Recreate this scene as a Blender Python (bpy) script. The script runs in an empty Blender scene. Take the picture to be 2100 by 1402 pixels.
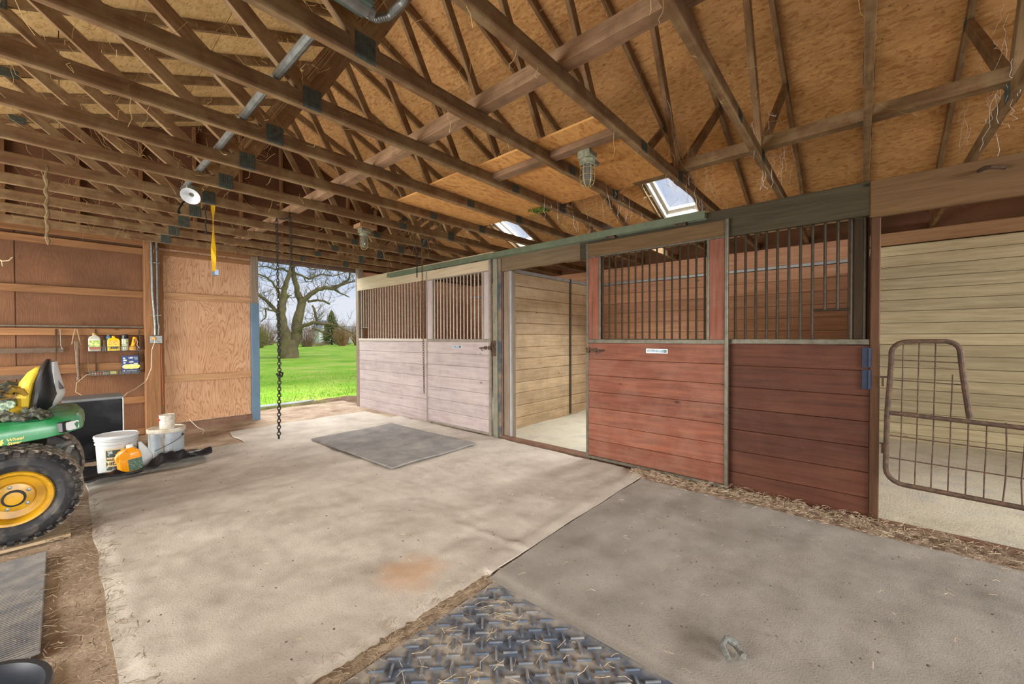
import bpy, bmesh, math, random
from mathutils import Vector, Matrix, noise
random.seed(7)
PI = math.pi
SC = bpy.context.scene
COL = SC.collection

# ---------------------------------------------------------------- camera
YAW, PITCH, ROLL, FPX = 0.7220, -0.0126, -0.003, 814.6
fw = Vector((math.cos(YAW)*math.cos(PITCH), math.sin(YAW)*math.cos(PITCH), math.sin(PITCH)))
rt = Vector((math.sin(YAW), -math.cos(YAW), 0)); up = rt.cross(fw)
rr = math.cos(ROLL)*rt + math.sin(ROLL)*up; uu = -math.sin(ROLL)*rt + math.cos(ROLL)*up
cd = bpy.data.cameras.new('camera'); cam = bpy.data.objects.new('camera', cd); COL.objects.link(cam)
cd.sensor_fit = 'HORIZONTAL'; cd.sensor_width = 36.0; cd.lens = FPX/2100*36.0
cd.clip_start = 0.02; cd.clip_end = 600
cam.matrix_world = Matrix(((rr.x, uu.x, -fw.x, 0), (rr.y, uu.y, -fw.y, 0), (rr.z, uu.z, -fw.z, 1.38), (0, 0, 0, 1)))
SC.camera = cam

# ---------------------------------------------------------------- world, sun, added fill lamps, exposure
def S(r, g, b):
    f = lambda c: (c/255/12.92) if c/255 <= 0.04045 else ((c/255+0.055)/1.055)**2.4
    return (f(r), f(g), f(b), 1.0)

SC.view_settings.view_transform = 'Standard'; SC.view_settings.look = 'None'
SC.view_settings.gamma = 1.0; SC.view_settings.use_curve_mapping = False
SC.view_settings.exposure = 0.0
SC.cycles.use_denoising = True
SC.cycles.max_bounces = 8; SC.cycles.diffuse_bounces = 5; SC.cycles.glossy_bounces = 3
SC.cycles.transparent_max_bounces = 6; SC.cycles.sample_clamp_indirect = 6.0
SC.cycles.caustics_reflective = False; SC.cycles.caustics_refractive = False

w = bpy.data.worlds.new('sky'); SC.world = w; w.use_nodes = True
nt = w.node_tree; nt.nodes.clear()
o_ = nt.nodes.new('ShaderNodeOutputWorld'); bg = nt.nodes.new('ShaderNodeBackground')
tc = nt.nodes.new('ShaderNodeTexCoord'); mp = nt.nodes.new('ShaderNodeMapping')
mp.inputs['Scale'].default_value = (1.0, 1.0, 2.6)
n1 = nt.nodes.new('ShaderNodeTexNoise'); n1.inputs['Scale'].default_value = 3.4; n1.inputs['Detail'].default_value = 7
n1.inputs['Roughness'].default_value = 0.55
r1 = nt.nodes.new('ShaderNodeValToRGB')
r1.color_ramp.elements[0].position = 0.36; r1.color_ramp.elements[0].color = S(184, 206, 240)
r1.color_ramp.elements[1].position = 0.60; r1.color_ramp.elements[1].color = S(228, 233, 244)
nt.links.new(tc.outputs['Generated'], mp.inputs['Vector']); nt.links.new(mp.outputs['Vector'], n1.inputs['Vector'])
nt.links.new(n1.outputs['Fac'], r1.inputs['Fac']); nt.links.new(r1.outputs['Color'], bg.inputs['Color'])
bg.inputs['Strength'].default_value = 1.0
nt.links.new(bg.outputs['Background'], o_.inputs['Surface'])

def sun(name, direction, strength, angle, color=(1, .96, .9)):
    l = bpy.data.lights.new(name, 'SUN'); l.energy = strength; l.angle = math.radians(angle); l.color = color
    o = bpy.data.objects.new(name, l); COL.objects.link(o)
    o.rotation_euler = Vector(direction).to_track_quat('-Z', 'Y').to_euler(); return o
def area(name, loc, target, sx, sy, power, color=(1, 1, 1)):
    l = bpy.data.lights.new(name, 'AREA'); l.shape = 'RECTANGLE'; l.size = sx; l.size_y = sy; l.energy = power; l.color = color
    o = bpy.data.objects.new(name, l); COL.objects.link(o); o.location = loc
    o.rotation_euler = (Vector(target)-Vector(loc)).to_track_quat('-Z', 'Y').to_euler(); return o
sun('sun', (-0.35, 0.62, -0.95), 2.2, 25)
# area lamps added outside the openings, in place of entering daylight
area('fill_front_opening', (1.6, -9.5, 3.3), (1.6, 1.5, 1.0), 8.0, 2.2, 2500, (1, .985, .96))  # added lamp; the front opening it shines through is unseen
area('fill_side_low', (-3.5, 4.4, .45), (2.0, 4.2, 2.7), 5.4, 0.9, 400, (1, .985, .96))  # added lamp near the ground, lifts the truss undersides
area('fill_side_high', (-8.8, 4.2, 4.0), (2.6, 3.2, .4), 5.0, 2.4, 1300, (1, .985, .96))  # added lamp outside the unseen side opening
area('fill_end_door', (3.1, 10.6, 4.6), (2.7, 5.0, 0.0), 3.4, 2.2, 720, (.98, .99, 1))
area('fill_near_skylight', (6.3, 1.9, 4.6), (5.0, 3.4, 0.8), 1.0, 1.0, 900, (.97, .985, 1))
area('fill_far_skylight', (6.3, 4.9, 4.6), (5.0, 5.9, 0.8), 1.0, 1.0, 450, (.97, .985, 1))

# ---------------------------------------------------------------- materials
class N:
    def __init__(s, name):
        s.m = bpy.data.materials.new(name); s.m.use_nodes = True; s.t = s.m.node_tree; s.t.nodes.clear()
        s.out = s.t.nodes.new('ShaderNodeOutputMaterial'); s.b = s.t.nodes.new('ShaderNodeBsdfPrincipled')
        s.t.links.new(s.b.outputs[0], s.out.inputs[0])
    def n(s, typ, **kw):
        x = s.t.nodes.new(typ)
        for k, v in kw.items():
            if k in x.inputs: x.inputs[k].default_value = v
            else: setattr(x, k, v)
        return x
    def l(s, a, b): s.t.links.new(a, b)
    def uv(s, scale=(1, 1, 1), rot=0):
        c = s.n('ShaderNodeTexCoord'); m = s.n('ShaderNodeMapping'); m.inputs['Scale'].default_value = scale
        m.inputs['Rotation'].default_value = (0, 0, rot)
        s.l(c.outputs['UV'], m.inputs['Vector']); return m.outputs['Vector']
    def obj(s, scale=(1, 1, 1)):
        c = s.n('ShaderNodeNewGeometry'); m = s.n('ShaderNodeMapping'); m.inputs['Scale'].default_value = scale
        s.l(c.outputs['Position'], m.inputs['Vector']); return m.outputs['Vector']
    def noise(s, vec, scale=5, detail=4, rough=.55, dist=0):
        x = s.n('ShaderNodeTexNoise', Scale=scale, Detail=detail, Roughness=rough, Distortion=dist); s.l(vec, x.inputs['Vector']); return x.outputs['Fac']
    def ramp(s, fac, stops):
        r = s.n('ShaderNodeValToRGB'); e = r.color_ramp.elements
        while len(e) < len(stops): e.new(0.5)
        for i, (p, c) in enumerate(stops): e[i].position = p; e[i].color = c if len(c) == 4 else (*c, 1)
        s.l(fac, r.inputs['Fac']); return r.outputs['Color']
    def mix(s, a, b, fac, mode='MIX'):
        x = s.n('ShaderNodeMix', data_type='RGBA', blend_type=mode)
        for sock, v in ((x.inputs[0], fac), (x.inputs[6], a), (x.inputs[7], b)):
            if hasattr(v, 'is_output') or isinstance(v, bpy.types.NodeSocket): s.l(v, sock)
            else: sock.default_value = v
        return x.outputs[2]
    def math(s, op, a, b=0.0):
        x = s.n('ShaderNodeMath', operation=op)
        for i, v in enumerate((a, b)):
            if isinstance(v, bpy.types.NodeSocket): s.l(v, x.inputs[i])
            else: x.inputs[i].default_value = v
        return x.outputs[0]
    def rnd(s):
        a = s.n('ShaderNodeAttribute', attribute_name='rnd'); return a.outputs['Fac']
    def vary(s, col, lo, hi):
        g = s.n('ShaderNodeMapRange'); s.l(s.rnd(), g.inputs[0]); g.inputs[3].default_value = lo; g.inputs[4].default_value = hi
        h = s.n('ShaderNodeHueSaturation'); s.l(col, h.inputs['Color']); s.l(g.outputs[0], h.inputs['Value']); return h.outputs[0]
    def done(s, col, rough=.8, metal=0, bump=None, bs=.3, bd=.01, spec=.3):
        for sock, v in ((s.b.inputs['Base Color'], col), (s.b.inputs['Roughness'], rough), (s.b.inputs['Metallic'], metal)):
            if isinstance(v, bpy.types.NodeSocket): s.l(v, sock)
            else: sock.default_value = v
        s.b.inputs['Specular IOR Level'].default_value = spec
        if bump is not None:
            b = s.n('ShaderNodeBump', Strength=bs, Distance=bd); s.l(bump, b.inputs['Height']); s.l(b.outputs[0], s.b.inputs['Normal'])
        return s.m

def wood(name, c1, c2, vary=(.85, 1.15), rough=.75, grain=1.0, knots=True, dust=None, dustamt=.0, bs=.25, spec=.25):
    k = N(name)
    v = k.uv((1.3*grain, 16*grain, 1)); a = k.noise(v, 1.6, 5, .6, .6)
    v2 = k.uv((2.2, 110, 1)); b = k.noise(v2, 1.0, 3, .6)
    f = k.math('ADD', k.math('MULTIPLY', a, .7), k.math('MULTIPLY', b, .3))
    col = k.ramp(f, [(.33, c1), (.66, c2)])
    if knots:
        vk = k.uv((1.0, 2.3, 1)); vo = k.n('ShaderNodeTexVoronoi', Scale=1.9, Randomness=1.0); k.l(vk, vo.inputs['Vector'])
        kk = k.ramp(vo.outputs['Distance'], [(.03, (1, 1, 1)), (.075, (0, 0, 0))])
        col = k.mix(col, tuple(c*.42 for c in c1[:3])+(1,), kk)
    col = k.vary(col, *vary)
    if dust:
        d = k.noise(k.obj((3, 3, 3)), 1.6, 6, .65)
        d = k.ramp(d, [(.42, (0, 0, 0)), (.62, (dustamt,)*3)])
        col = k.mix(col, dust, d)
    return k.done(col, rough, 0, f, bs, .006, spec)

def plywood(name, c1, c2, line, vary=(.9, 1.1), stain=None, amt=.75, fq=90.0):
    k = N(name)
    v = k.uv((.55, 3.2, 1)); a = k.noise(v, 1.5, 3, .5, .35)
    s_ = k.math('SINE', k.math('MULTIPLY', a, fq))
    ln = k.ramp(s_, [(.25, (0, 0, 0)), (.95, (amt, amt, amt))])
    base = k.ramp(k.noise(k.uv((1, 1, 1)), 2.0, 5, .6), [(.3, c1), (.7, c2)])
    col = k.mix(base, line, ln)
    vk = k.uv((2.2, 3.2, 1)); vo = k.n('ShaderNodeTexVoronoi', Scale=1.0, Randomness=.9); k.l(vk, vo.inputs['Vector'])
    kk = k.ramp(vo.outputs['Distance'], [(.05, (.8, .8, .8)), (.12, (0, 0, 0))])
    col = k.mix(col, tuple(c*.5 for c in line[:3])+(1,), kk)
    if stain:
        d = k.ramp(k.noise(k.obj((.9, .9, 1.3)), 1.5, 6, .6), [(.45, (0, 0, 0)), (.68, (.8, .8, .8))])
        col = k.mix(col, stain, d)
    col = k.vary(col, *vary)
    return k.done(col, .8, 0, s_, .15, .003)

def osb(name, cols, dark, vary=(.92, 1.08), mould=None):
    k = N(name)
    base = k.uv((1, 1, 1)); wob = k.n('ShaderNodeTexNoise', Scale=9.0, Detail=2.0); k.l(base, wob.inputs['Vector'])
    add = k.n('ShaderNodeVectorMath', operation='MULTIPLY_ADD'); k.l(wob.outputs['Color'], add.inputs[0]); add.inputs[1].default_value = (.035, .035, 0); k.l(base, add.inputs[2])
    m1 = k.n('ShaderNodeMapping'); m1.inputs['Scale'].default_value = (18, 46, 1); m1.inputs['Rotation'].default_value = (0, 0, .35); k.l(add.outputs[0], m1.inputs['Vector'])
    vo = k.n('ShaderNodeTexVoronoi', Scale=1.0); k.l(m1.outputs[0], vo.inputs['Vector'])
    sep = k.n('ShaderNodeSeparateColor'); k.l(vo.outputs['Color'], sep.inputs[0])
    col = k.ramp(sep.outputs[0], [(0, cols[0]), (.5, cols[1]), (1, cols[2])])
    fl = k.noise(k.uv((22, 40, 1)), 1.0, 3, .6)
    col = k.mix(col, dark, k.ramp(fl, [(.60, (0, 0, 0)), (.70, (.8, .8, .8))]))
    big = k.noise(k.obj((1, 1, 1)), 1.1, 5, .6)
    col = k.mix(col, mould or dark, k.ramp(big, [(.45, (0, 0, 0)), (.78, (.45, .45, .45))]))
    col = k.vary(col, *vary)
    return k.done(col, .85, 0, sep.outputs[0], .06, .003)

def plain(name, c, rough=.6, metal=0, var=0, scale=20, bump=0, c2=None, lo=.4, hi=.65, spec=.4, detail=5):
    k = N(name)
    if c2 is None and not var and not bump: return k.done(c, rough, metal, spec=spec)
    nz = k.noise(k.obj((1, 1, 1)), scale, detail, .6)
    c2 = c2 or tuple(x*(1-var) for x in c[:3])+(1,)
    col = k.ramp(nz, [(lo, c), (hi, c2)])
    return k.done(col, rough, metal, nz if bump else None, bump, .01, spec)

M = {}
# barn timber
M['truss'] = wood('truss_timber', S(98, 72, 48), S(140, 108, 74), (.88, 1.1), dust=S(190, 170, 125), dustamt=.25)
M['brace'] = wood('brace_timber', S(150, 112, 78), S(188, 148, 108), (.9, 1.1))
M['oldbrace'] = wood('old_brace_timber', S(122, 94, 70), S(160, 128, 98), (.9, 1.1), dust=S(96, 74, 52), dustamt=.5)
M['girt'] = wood('girt_timber', S(114, 78, 48), S(148, 106, 68), (.88, 1.1))
M['post'] = wood('post_timber', S(110, 76, 48), S(146, 104, 68), (.9, 1.1))
M['plywall'] = plywood('wall_plywood', S(98, 66, 42), S(124, 86, 58), S(98, 64, 40), (.9, 1.08), S(88, 58, 38), .28, 120.0)
M['plydoor'] = plywood('door_plywood', S(184, 142, 106), S(202, 162, 126), S(146, 94, 62), (.95, 1.05), None, .6, 150.0)
M['osbroof'] = osb('roof_osb', (S(200, 150, 92), S(216, 168, 110), S(182, 130, 76)), S(104, 66, 36), mould=S(100, 66, 38))
M['osbleft'] = osb('pale_roof_osb', (S(220, 182, 122), S(232, 198, 138), S(204, 164, 106)), S(130, 92, 54), mould=S(124, 88, 50))
M['osbdeck'] = osb('deck_osb', (S(206, 152, 88), S(220, 166, 98), S(186, 128, 72)), S(150, 90, 46))
M['darkbeam'] = wood('dark_beam', S(84, 66, 58), S(112, 90, 80), (.95, 1.05))
M['greypost'] = wood('grey_post', S(110, 96, 82), S(146, 130, 112), (.95, 1.05), .85, .9, dust=S(150, 136, 118), dustamt=.3)
M['partition'] = wood('partition_boards', S(186, 158, 122), S(218, 194, 158), (.85, 1.1), .85, .9, dust=S(160, 140, 112), dustamt=.4, bs=.6)
# stall timber
M['red'] = wood('red_stained_boards', S(66, 37, 26), S(92, 54, 38), (.86, 1.14), .65, .9, dust=S(130, 96, 74), dustamt=.08, spec=.2)  # darker than the door boards, shade of the set-back panel included
M['reddoor'] = wood('red_door_boards', S(100, 56, 40), S(144, 86, 62), (.86, 1.12), .6, .9, dust=S(158, 124, 106), dustamt=.2, spec=.25)
M['pink'] = wood('glare_washed_red_boards', S(158, 142, 140), S(188, 174, 172), (.92, 1.08), .75, .8, dust=S(196, 182, 172), dustamt=.35)  # same stain as the near boards, glare painted in as paler colour
M['pale'] = wood('pale_boards', S(166, 150, 116), S(206, 192, 154), (.80, 1.12), .75, 1.0)
M['tanback'] = wood('tan_back_boards', S(170, 122, 92), S(204, 158, 124), (.9, 1.1), .8, 1.0)
M['greywood'] = wood('worn_grey_boards', S(142, 120, 92), S(186, 164, 130), (.85, 1.12), .85, .9, dust=S(150, 130, 104), dustamt=.4, bs=.6)
M['olive'] = wood('olive_header', S(54, 48, 34), S(76, 68, 50), (.95, 1.05), .7)
M['brownhead'] = wood('brown_header', S(92, 68, 42), S(120, 92, 60), (.95, 1.05), .7)
M['palehead'] = wood('pale_header', S(172, 154, 126), S(198, 182, 154), (.95, 1.05), .75)
M['sill'] = wood('sill_timber', S(92, 64, 50), S(126, 94, 76), (.95, 1.05), .85, dust=S(140, 124, 106), dustamt=.3)
# metals
M['steel'] = plain('dull_steel', S(104, 98, 84), .5, .55, .35, 18)
M['bar'] = plain('bar_steel', S(72, 62, 48), .42, .55, .3, 25)
M['palebar'] = plain('pale_bar_steel', S(170, 158, 142), .45, .2, .25, 25)
M['track'] = plain('green_track_paint', S(104, 114, 90), .5, .1, .25, 7)
M['galv'] = plain('galvanised_steel', S(134, 136, 132), .45, .5, .35, 22)
M['strip'] = plain('zinc_strip', S(186, 190, 192), .4, .5, .2, 9)
M['rust'] = plain('rusty_iron', S(74, 60, 50), .75, .35, 0, 30, .3, S(104, 80, 62))
M['wire'] = plain('rack_wire', S(120, 118, 108), .5, .5, .2, 30)
M['plate'] = plain('gusset_steel', S(84, 92, 84), .6, .15, .4, 40)
M['chain'] = plain('chain_iron', S(58, 56, 50), .6, .6, .3, 40)
M['bluepaint'] = plain('blue_grey_paint', S(88, 116, 138), .5, 0, .12, 4)
M['bluehinge'] = plain('dark_blue_plate', S(34, 46, 66), .45, .2, .25, 20)
M['black'] = plain('black_plastic', S(24, 24, 26), .42)
M['blackmatte'] = plain('black_rubber', S(22, 22, 23), .7)
# ground
def ground(name, c1, c2, c3, scale=3, fine=90, bs=.5, stain=None):
    k = N(name); p = k.obj((1, 1, 1))
    a = k.noise(p, scale, 8, .62); f = k.noise(p, fine, 4, .6)
    col = k.ramp(a, [(.3, c1), (.5, c2), (.72, c3)])
    col = k.mix(col, tuple(x*.55 for x in c1[:3])+(1,), k.ramp(f, [(.56, (0, 0, 0)), (.72, (.6, .6, .6))]))
    if stain:
        (sx, sy, sr, sc) = stain
        d = k.n('ShaderNodeVectorMath', operation='DISTANCE'); pm = k.n('ShaderNodeMapping'); pm.inputs['Scale'].default_value = (1, 1, 0); k.l(p, pm.inputs[0])
        k.l(pm.outputs[0], d.inputs[0]); d.inputs[1].default_value = (sx, sy, 0)
        q = k.math('ADD', d.outputs['Value'], k.math('MULTIPLY', k.noise(p, 7, 4), .25))
        col = k.mix(col, sc, k.ramp(q, [(sr, (.65, .65, .65)), (sr+.16, (0, 0, 0))]))
    h = k.math('ADD', k.math('MULTIPLY', a, .6), k.math('MULTIPLY', f, .4))
    return k.done(col, .95, 0, h, bs, .02, .1)
M['dirt'] = ground('barn_dirt', S(120, 98, 80), S(158, 138, 116), S(184, 166, 144), 3, 60, .8)
M['carpet'] = ground('tan_carpet', S(160, 150, 137), S(178, 169, 156), S(194, 185, 171), 2.6, 120, .3, (1.32, 1.95, .2, S(186, 148, 114)))
M['carpet2'] = ground('grey_carpet', S(130, 124, 115), S(146, 140, 131), S(160, 154, 145), 2.4, 130, .3)
M['matrubber'] = ground('grey_rubber_mat', S(112, 110, 108), S(132, 128, 124), S(152, 146, 138), 4, 110, .25)
M['sand'] = ground('stall_sand', S(186, 180, 158), S(204, 198, 176), S(178, 176, 166), 2.2, 70, .4)
M['tread'] = plain('blue_black_rubber', S(82, 90, 102), .55, 0, 0, 5, .1, S(156, 148, 136), .40, .60)
M['ribbed'] = plain('ribbed_rubber', S(116, 114, 114), .7, 0, 0, 12, .2, S(146, 140, 132))
M['lawn'] = None
k = N('lawn_grass'); p = k.obj((1, 1, 1)); a = k.noise(p, .35, 6, .6); b = k.noise(p, 9, 5, .7)
col = k.ramp(a, [(.34, S(112, 158, 48)), (.5, S(144, 184, 62)), (.66, S(188, 190, 104))])
col = k.mix(col, S(78, 116, 36), k.ramp(b, [(.45, (0, 0, 0)), (.7, (.5, .5, .5))]))
M['lawn'] = k.done(col, .9, 0, b, .4, .05, .1)
M['mud'] = ground('mud', S(78, 60, 46), S(106, 84, 66), S(132, 110, 90), 3, 40, 1.0)
M['hay'] = plain('hay', S(182, 162, 132), .85, 0, .45, 40)
M['web'] = plain('cobweb_dust', S(196, 168, 112), .9, 0, .3, 30)
M['whiteweb'] = plain('pale_cobweb', S(226, 226, 220), .9)

# ---------------------------------------------------------------- mesh building
def rootloc(o):
    v = Vector((0, 0, 0))
    while o is not None: v += o.location; o = o.parent
    return v
class MB:
    def __init__(s):
        s.bm = bmesh.new(); s.uv = s.bm.loops.layers.uv.new('UVMap'); s.rn = s.bm.faces.layers.float.new('rnd'); s.smooth = False; s.mi = 0
    def fin(s, fs, o, ax, rnd=None, smooth=False, off=None):
        """uv: u along axis 0 of frame ax, v across"""
        r = random.random() if rnd is None else rnd
        ou, ov = (random.uniform(0, 40), random.uniform(0, 40)) if off is None else off
        for f in fs:
            f[s.rn] = r; f.smooth = smooth; f.material_index = s.mi
            f.normal_update(); n = f.normal
            a1 = abs(n.dot(ax[1])); a2 = abs(n.dot(ax[2])); a0 = abs(n.dot(ax[0]))
            for lp in f.loops:
                d = lp.vert.co-o
                if a0 > a1 and a0 > a2: lp[s.uv].uv = (d.dot(ax[1])*.15+ou, d.dot(ax[2])+ov)
                elif a2 >= a1: lp[s.uv].uv = (d.dot(ax[0])+ou, d.dot(ax[1])+ov)
                else: lp[s.uv].uv = (d.dot(ax[0])+ou, d.dot(ax[2])+ov+.31)
    def frame(s, p, q, upv):
        a0 = (q-p).normalized(); a1 = a0.cross(upv)
        if a1.length < 1e-5: a1 = a0.cross(Vector((1, 0, 0)))
        a1.normalize(); a2 = a1.cross(a0); return a0, a1, a2
    def beam(s, p, q, w, h, upv=(0, 0, 1), bev=.003, rnd=None, cut0=0, cut1=0):
        """bar from p to q; w across, h along up; cut = extra length of the lower edge at the ends"""
        p = Vector(p); q = Vector(q); a0, a1, a2 = s.frame(p, q, Vector(upv)); vs = []
        b = min(bev, w*.2, h*.2)
        for e, (c, ct) in enumerate(((p, -cut0), (q, cut1))):
            ring = []
            for (i, j) in ((-1, -1), (1, -1), (1, 1), (-1, 1)):
                base = c+a0*(ct*(-j))
                if b > 0:
                    prs = [(i*(w/2), j*(h/2-b)), (i*(w/2-b), j*(h/2))]
                    if i*j > 0: prs.reverse()
                    if (i, j) in ((-1, -1), (1, 1)): prs = [(i*(w/2), j*(h/2-b)), (i*(w/2-b), j*(h/2))]
                    else: prs = [(i*(w/2-b), j*(h/2)), (i*(w/2), j*(h/2-b))]
                    for (x, y) in prs: ring.append(s.bm.verts.new(base+a1*x+a2*y))
                else: ring.append(s.bm.verts.new(base+a1*(i*w/2)+a2*(j*h/2)))
            vs.append(ring)
        n = len(vs[0]); fs = []
        for i in range(n):
            j = (i+1) % n; fs.append(s.bm.faces.new((vs[0][i], vs[0][j], vs[1][j], vs[1][i])))
        fs.append(s.bm.faces.new(list(reversed(vs[0])))); fs.append(s.bm.faces.new(vs[1]))
        s.fin(fs, p, (a0, a1, a2), rnd); return fs
    def box(s, x0, x1, y0, y1, z0, z1, bev=.003, axis=None, rnd=None):
        d = (x1-x0, y1-y0, z1-z0); ax = axis if axis is not None else max(range(3), key=lambda i: d[i])
        c = Vector(((x0+x1)/2, (y0+y1)/2, (z0+z1)/2))
        if ax == 0: return s.beam((x0, c.y, c.z), (x1, c.y, c.z), d[1], d[2], (0, 0, 1), bev, rnd)
        if ax == 1: return s.beam((c.x, y0, c.z), (c.x, y1, c.z), d[0], d[2], (0, 0, 1), bev, rnd)
        return s.beam((c.x, c.y, z0), (c.x, c.y, z1), d[1], d[0], (1, 0, 0), bev, rnd)
    def tube(s, pts, r, seg=8, smooth=True, cap=True, rnd=None):
        pts = [Vector(p) for p in pts]; n = len(pts); rs = r if isinstance(r, (list, tuple)) else [r]*n
        rings = []; prev = None
        for i, p in enumerate(pts):
            t = (pts[min(i+1, n-1)]-pts[max(i-1, 0)])
            if t.length < 1e-7: t = Vector((0, 0, 1))
            t.normalize()
            if prev is None:
                a = t.cross(Vector((0, 0, 1)))
                if a.length < 1e-3: a = t.cross(Vector((1, 0, 0)))
            else: a = prev-t*prev.dot(t)
            a.normalize(); prev = a; b = t.cross(a)
            rings.append([s.bm.verts.new(p+(a*math.cos(2*PI*k/seg)+b*math.sin(2*PI*k/seg))*rs[i]) for k in range(seg)])
        fs = []
        for i in range(n-1):
            for k in range(seg):
                j = (k+1) % seg; fs.append(s.bm.faces.new((rings[i][k], rings[i][j], rings[i+1][j], rings[i+1][k])))
        if cap and seg > 2: fs.append(s.bm.faces.new(list(reversed(rings[0])))); fs.append(s.bm.faces.new(rings[-1]))
        a0, a1, a2 = s.frame(pts[0], pts[-1] if (pts[-1]-pts[0]).length > 1e-5 else pts[0]+Vector((0, 0, 1)), Vector((0, 0, 1)))
        s.fin(fs, pts[0], (a0, a1, a2), rnd, smooth); return fs
    def lathe(s, prof, c=(0, 0, 0), ax=(0, 0, 1), seg=24, smooth=True, rnd=None, closed=False):
        c = Vector(c); a = Vector(ax).normalized(); e = a.cross(Vector((0, 0, 1)))
        if e.length < 1e-3: e = Vector((1, 0, 0))
        e.normalize(); f = a.cross(e); rings = []
        for (r, h) in prof:
            if r < 1e-6: rings.append([s.bm.verts.new(c+a*h)])
            else: rings.append([s.bm.verts.new(c+a*h+(e*math.cos(2*PI*k/seg)+f*math.sin(2*PI*k/seg))*r) for k in range(seg)])
        fs = []; pr = list(zip(rings[:-1], rings[1:]))
        if closed: pr.append((rings[-1], rings[0]))
        for A, B in pr:
            for k in range(seg):
                j = (k+1) % seg
                if len(A) == 1 and len(B) == 1: continue
                if len(A) == 1: fs.append(s.bm.faces.new((A[0], B[j], B[k])))
                elif len(B) == 1: fs.append(s.bm.faces.new((A[k], A[j], B[0])))
                else: fs.append(s.bm.faces.new((A[k], A[j], B[j], B[k])))
        s.fin(fs, c, (a, e, f), rnd, smooth); return fs
    def loft(s, rings, smooth=True, cap=True, close=True, rnd=None):
        R = [[s.bm.verts.new(Vector(p)) for p in r] for r in rings]; fs = []; n = len(R[0])
        for A, B in zip(R[:-1], R[1:]):
            for k in range(n if close else n-1):
                j = (k+1) % n; fs.append(s.bm.faces.new((A[k], A[j], B[j], B[k])))
        if cap: fs.append(s.bm.faces.new(list(reversed(R[0])))); fs.append(s.bm.faces.new(R[-1]))
        s.fin(fs, R[0][0].co.copy(), (Vector((1, 0, 0)), Vector((0, 1, 0)), Vector((0, 0, 1))), rnd, smooth); return fs
    def prism(s, pts, ext, smooth=False, rnd=None):
        e = Vector(ext); A = [Vector(p) for p in pts]; return s.loft([A, [p+e for p in A]], smooth, True, True, rnd)
    def quad(s, a, b, c, d, rnd=None):
        vs = [s.bm.verts.new(Vector(p)) for p in (a, b, c, d)]; f = s.bm.faces.new(vs)
        a0 = (vs[1].co-vs[0].co).normalized(); nn = a0.cross(vs[3].co-vs[0].co).normalized(); s.fin([f], vs[0].co.copy(), (a0, nn.cross(a0), nn), rnd); return f
    def sheet(s, x0, x1, y0, y1, nx, ny, fz, thick=0.0, warp=None, smooth=True):
        """height field z=fz(x,y), optionally closed to a slab of given thickness"""
        g = []
        for i in range(nx+1):
            row = []
            for j in range(ny+1):
                x = x0+(x1-x0)*i/nx; y = y0+(y1-y0)*j/ny
                if warp: x, y = warp(x, y, i/nx, j/ny)
                row.append(s.bm.verts.new((x, y, fz(x, y))))
            g.append(row)
        fs = [s.bm.faces.new((g[i][j], g[i+1][j], g[i+1][j+1], g[i][j+1])) for i in range(nx) for j in range(ny)]
        if thick:
            rim = [g[i][0] for i in range(nx)]+[g[nx][j] for j in range(ny)]+[g[i][ny] for i in range(nx, 0, -1)]+[g[0][j] for j in range(ny, 0, -1)]
            lo = [s.bm.verts.new(v.co-Vector((0, 0, thick))) for v in rim]
            for a in range(len(rim)):
                b = (a+1) % len(rim); fs.append(s.bm.faces.new((rim[b], rim[a], lo[a], lo[b])))
        s.fin(fs, Vector((0, 0, 0)), (Vector((1, 0, 0)), Vector((0, 1, 0)), Vector((0, 0, 1))), .5, smooth, (0, 0)); return fs
    def build(s, name, mat, parent=None, angle=35):
        me = bpy.data.meshes.new(name)
        if parent is not None: off = rootloc(parent)
        else:
            cs = [v.co for v in s.bm.verts]
            off = Vector(((min(c.x for c in cs)+max(c.x for c in cs))/2, (min(c.y for c in cs)+max(c.y for c in cs))/2, min(c.z for c in cs)))
        bmesh.ops.recalc_face_normals(s.bm, faces=s.bm.faces[:])
        for v in s.bm.verts: v.co -= off
        sm = any(f.smooth for f in s.bm.faces)
        s.bm.to_mesh(me); s.bm.free()
        for m in (mat if isinstance(mat, (list, tuple)) else [mat]): me.materials.append(m)
        if sm: me.set_sharp_from_angle(angle=math.radians(angle))
        o = bpy.data.objects.new(name, me); COL.objects.link(o)
        if parent is not None: o.parent = parent
        else: o.location = off
        return o
def tag(o, label=None, cat=None, group=None, kind=None):
    if label: o['label'] = label
    if cat: o['category'] = cat
    if group: o['group'] = group
    if kind: o['kind'] = kind
    return o
def thing(name, label, cat, loc=(0, 0, 0), group=None):
    o = bpy.data.objects.new(name, None); COL.objects.link(o); o.location = loc; o.empty_display_size = .1
    return tag(o, label, cat, group)
def struct(o): o['kind'] = 'structure'; return o
def copy_tree(o, parent=None):
    c = o.copy(); COL.objects.link(c)
    if parent is not None: c.parent = parent
    for ch in list(o.children): copy_tree(ch, c)
    return c
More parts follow.
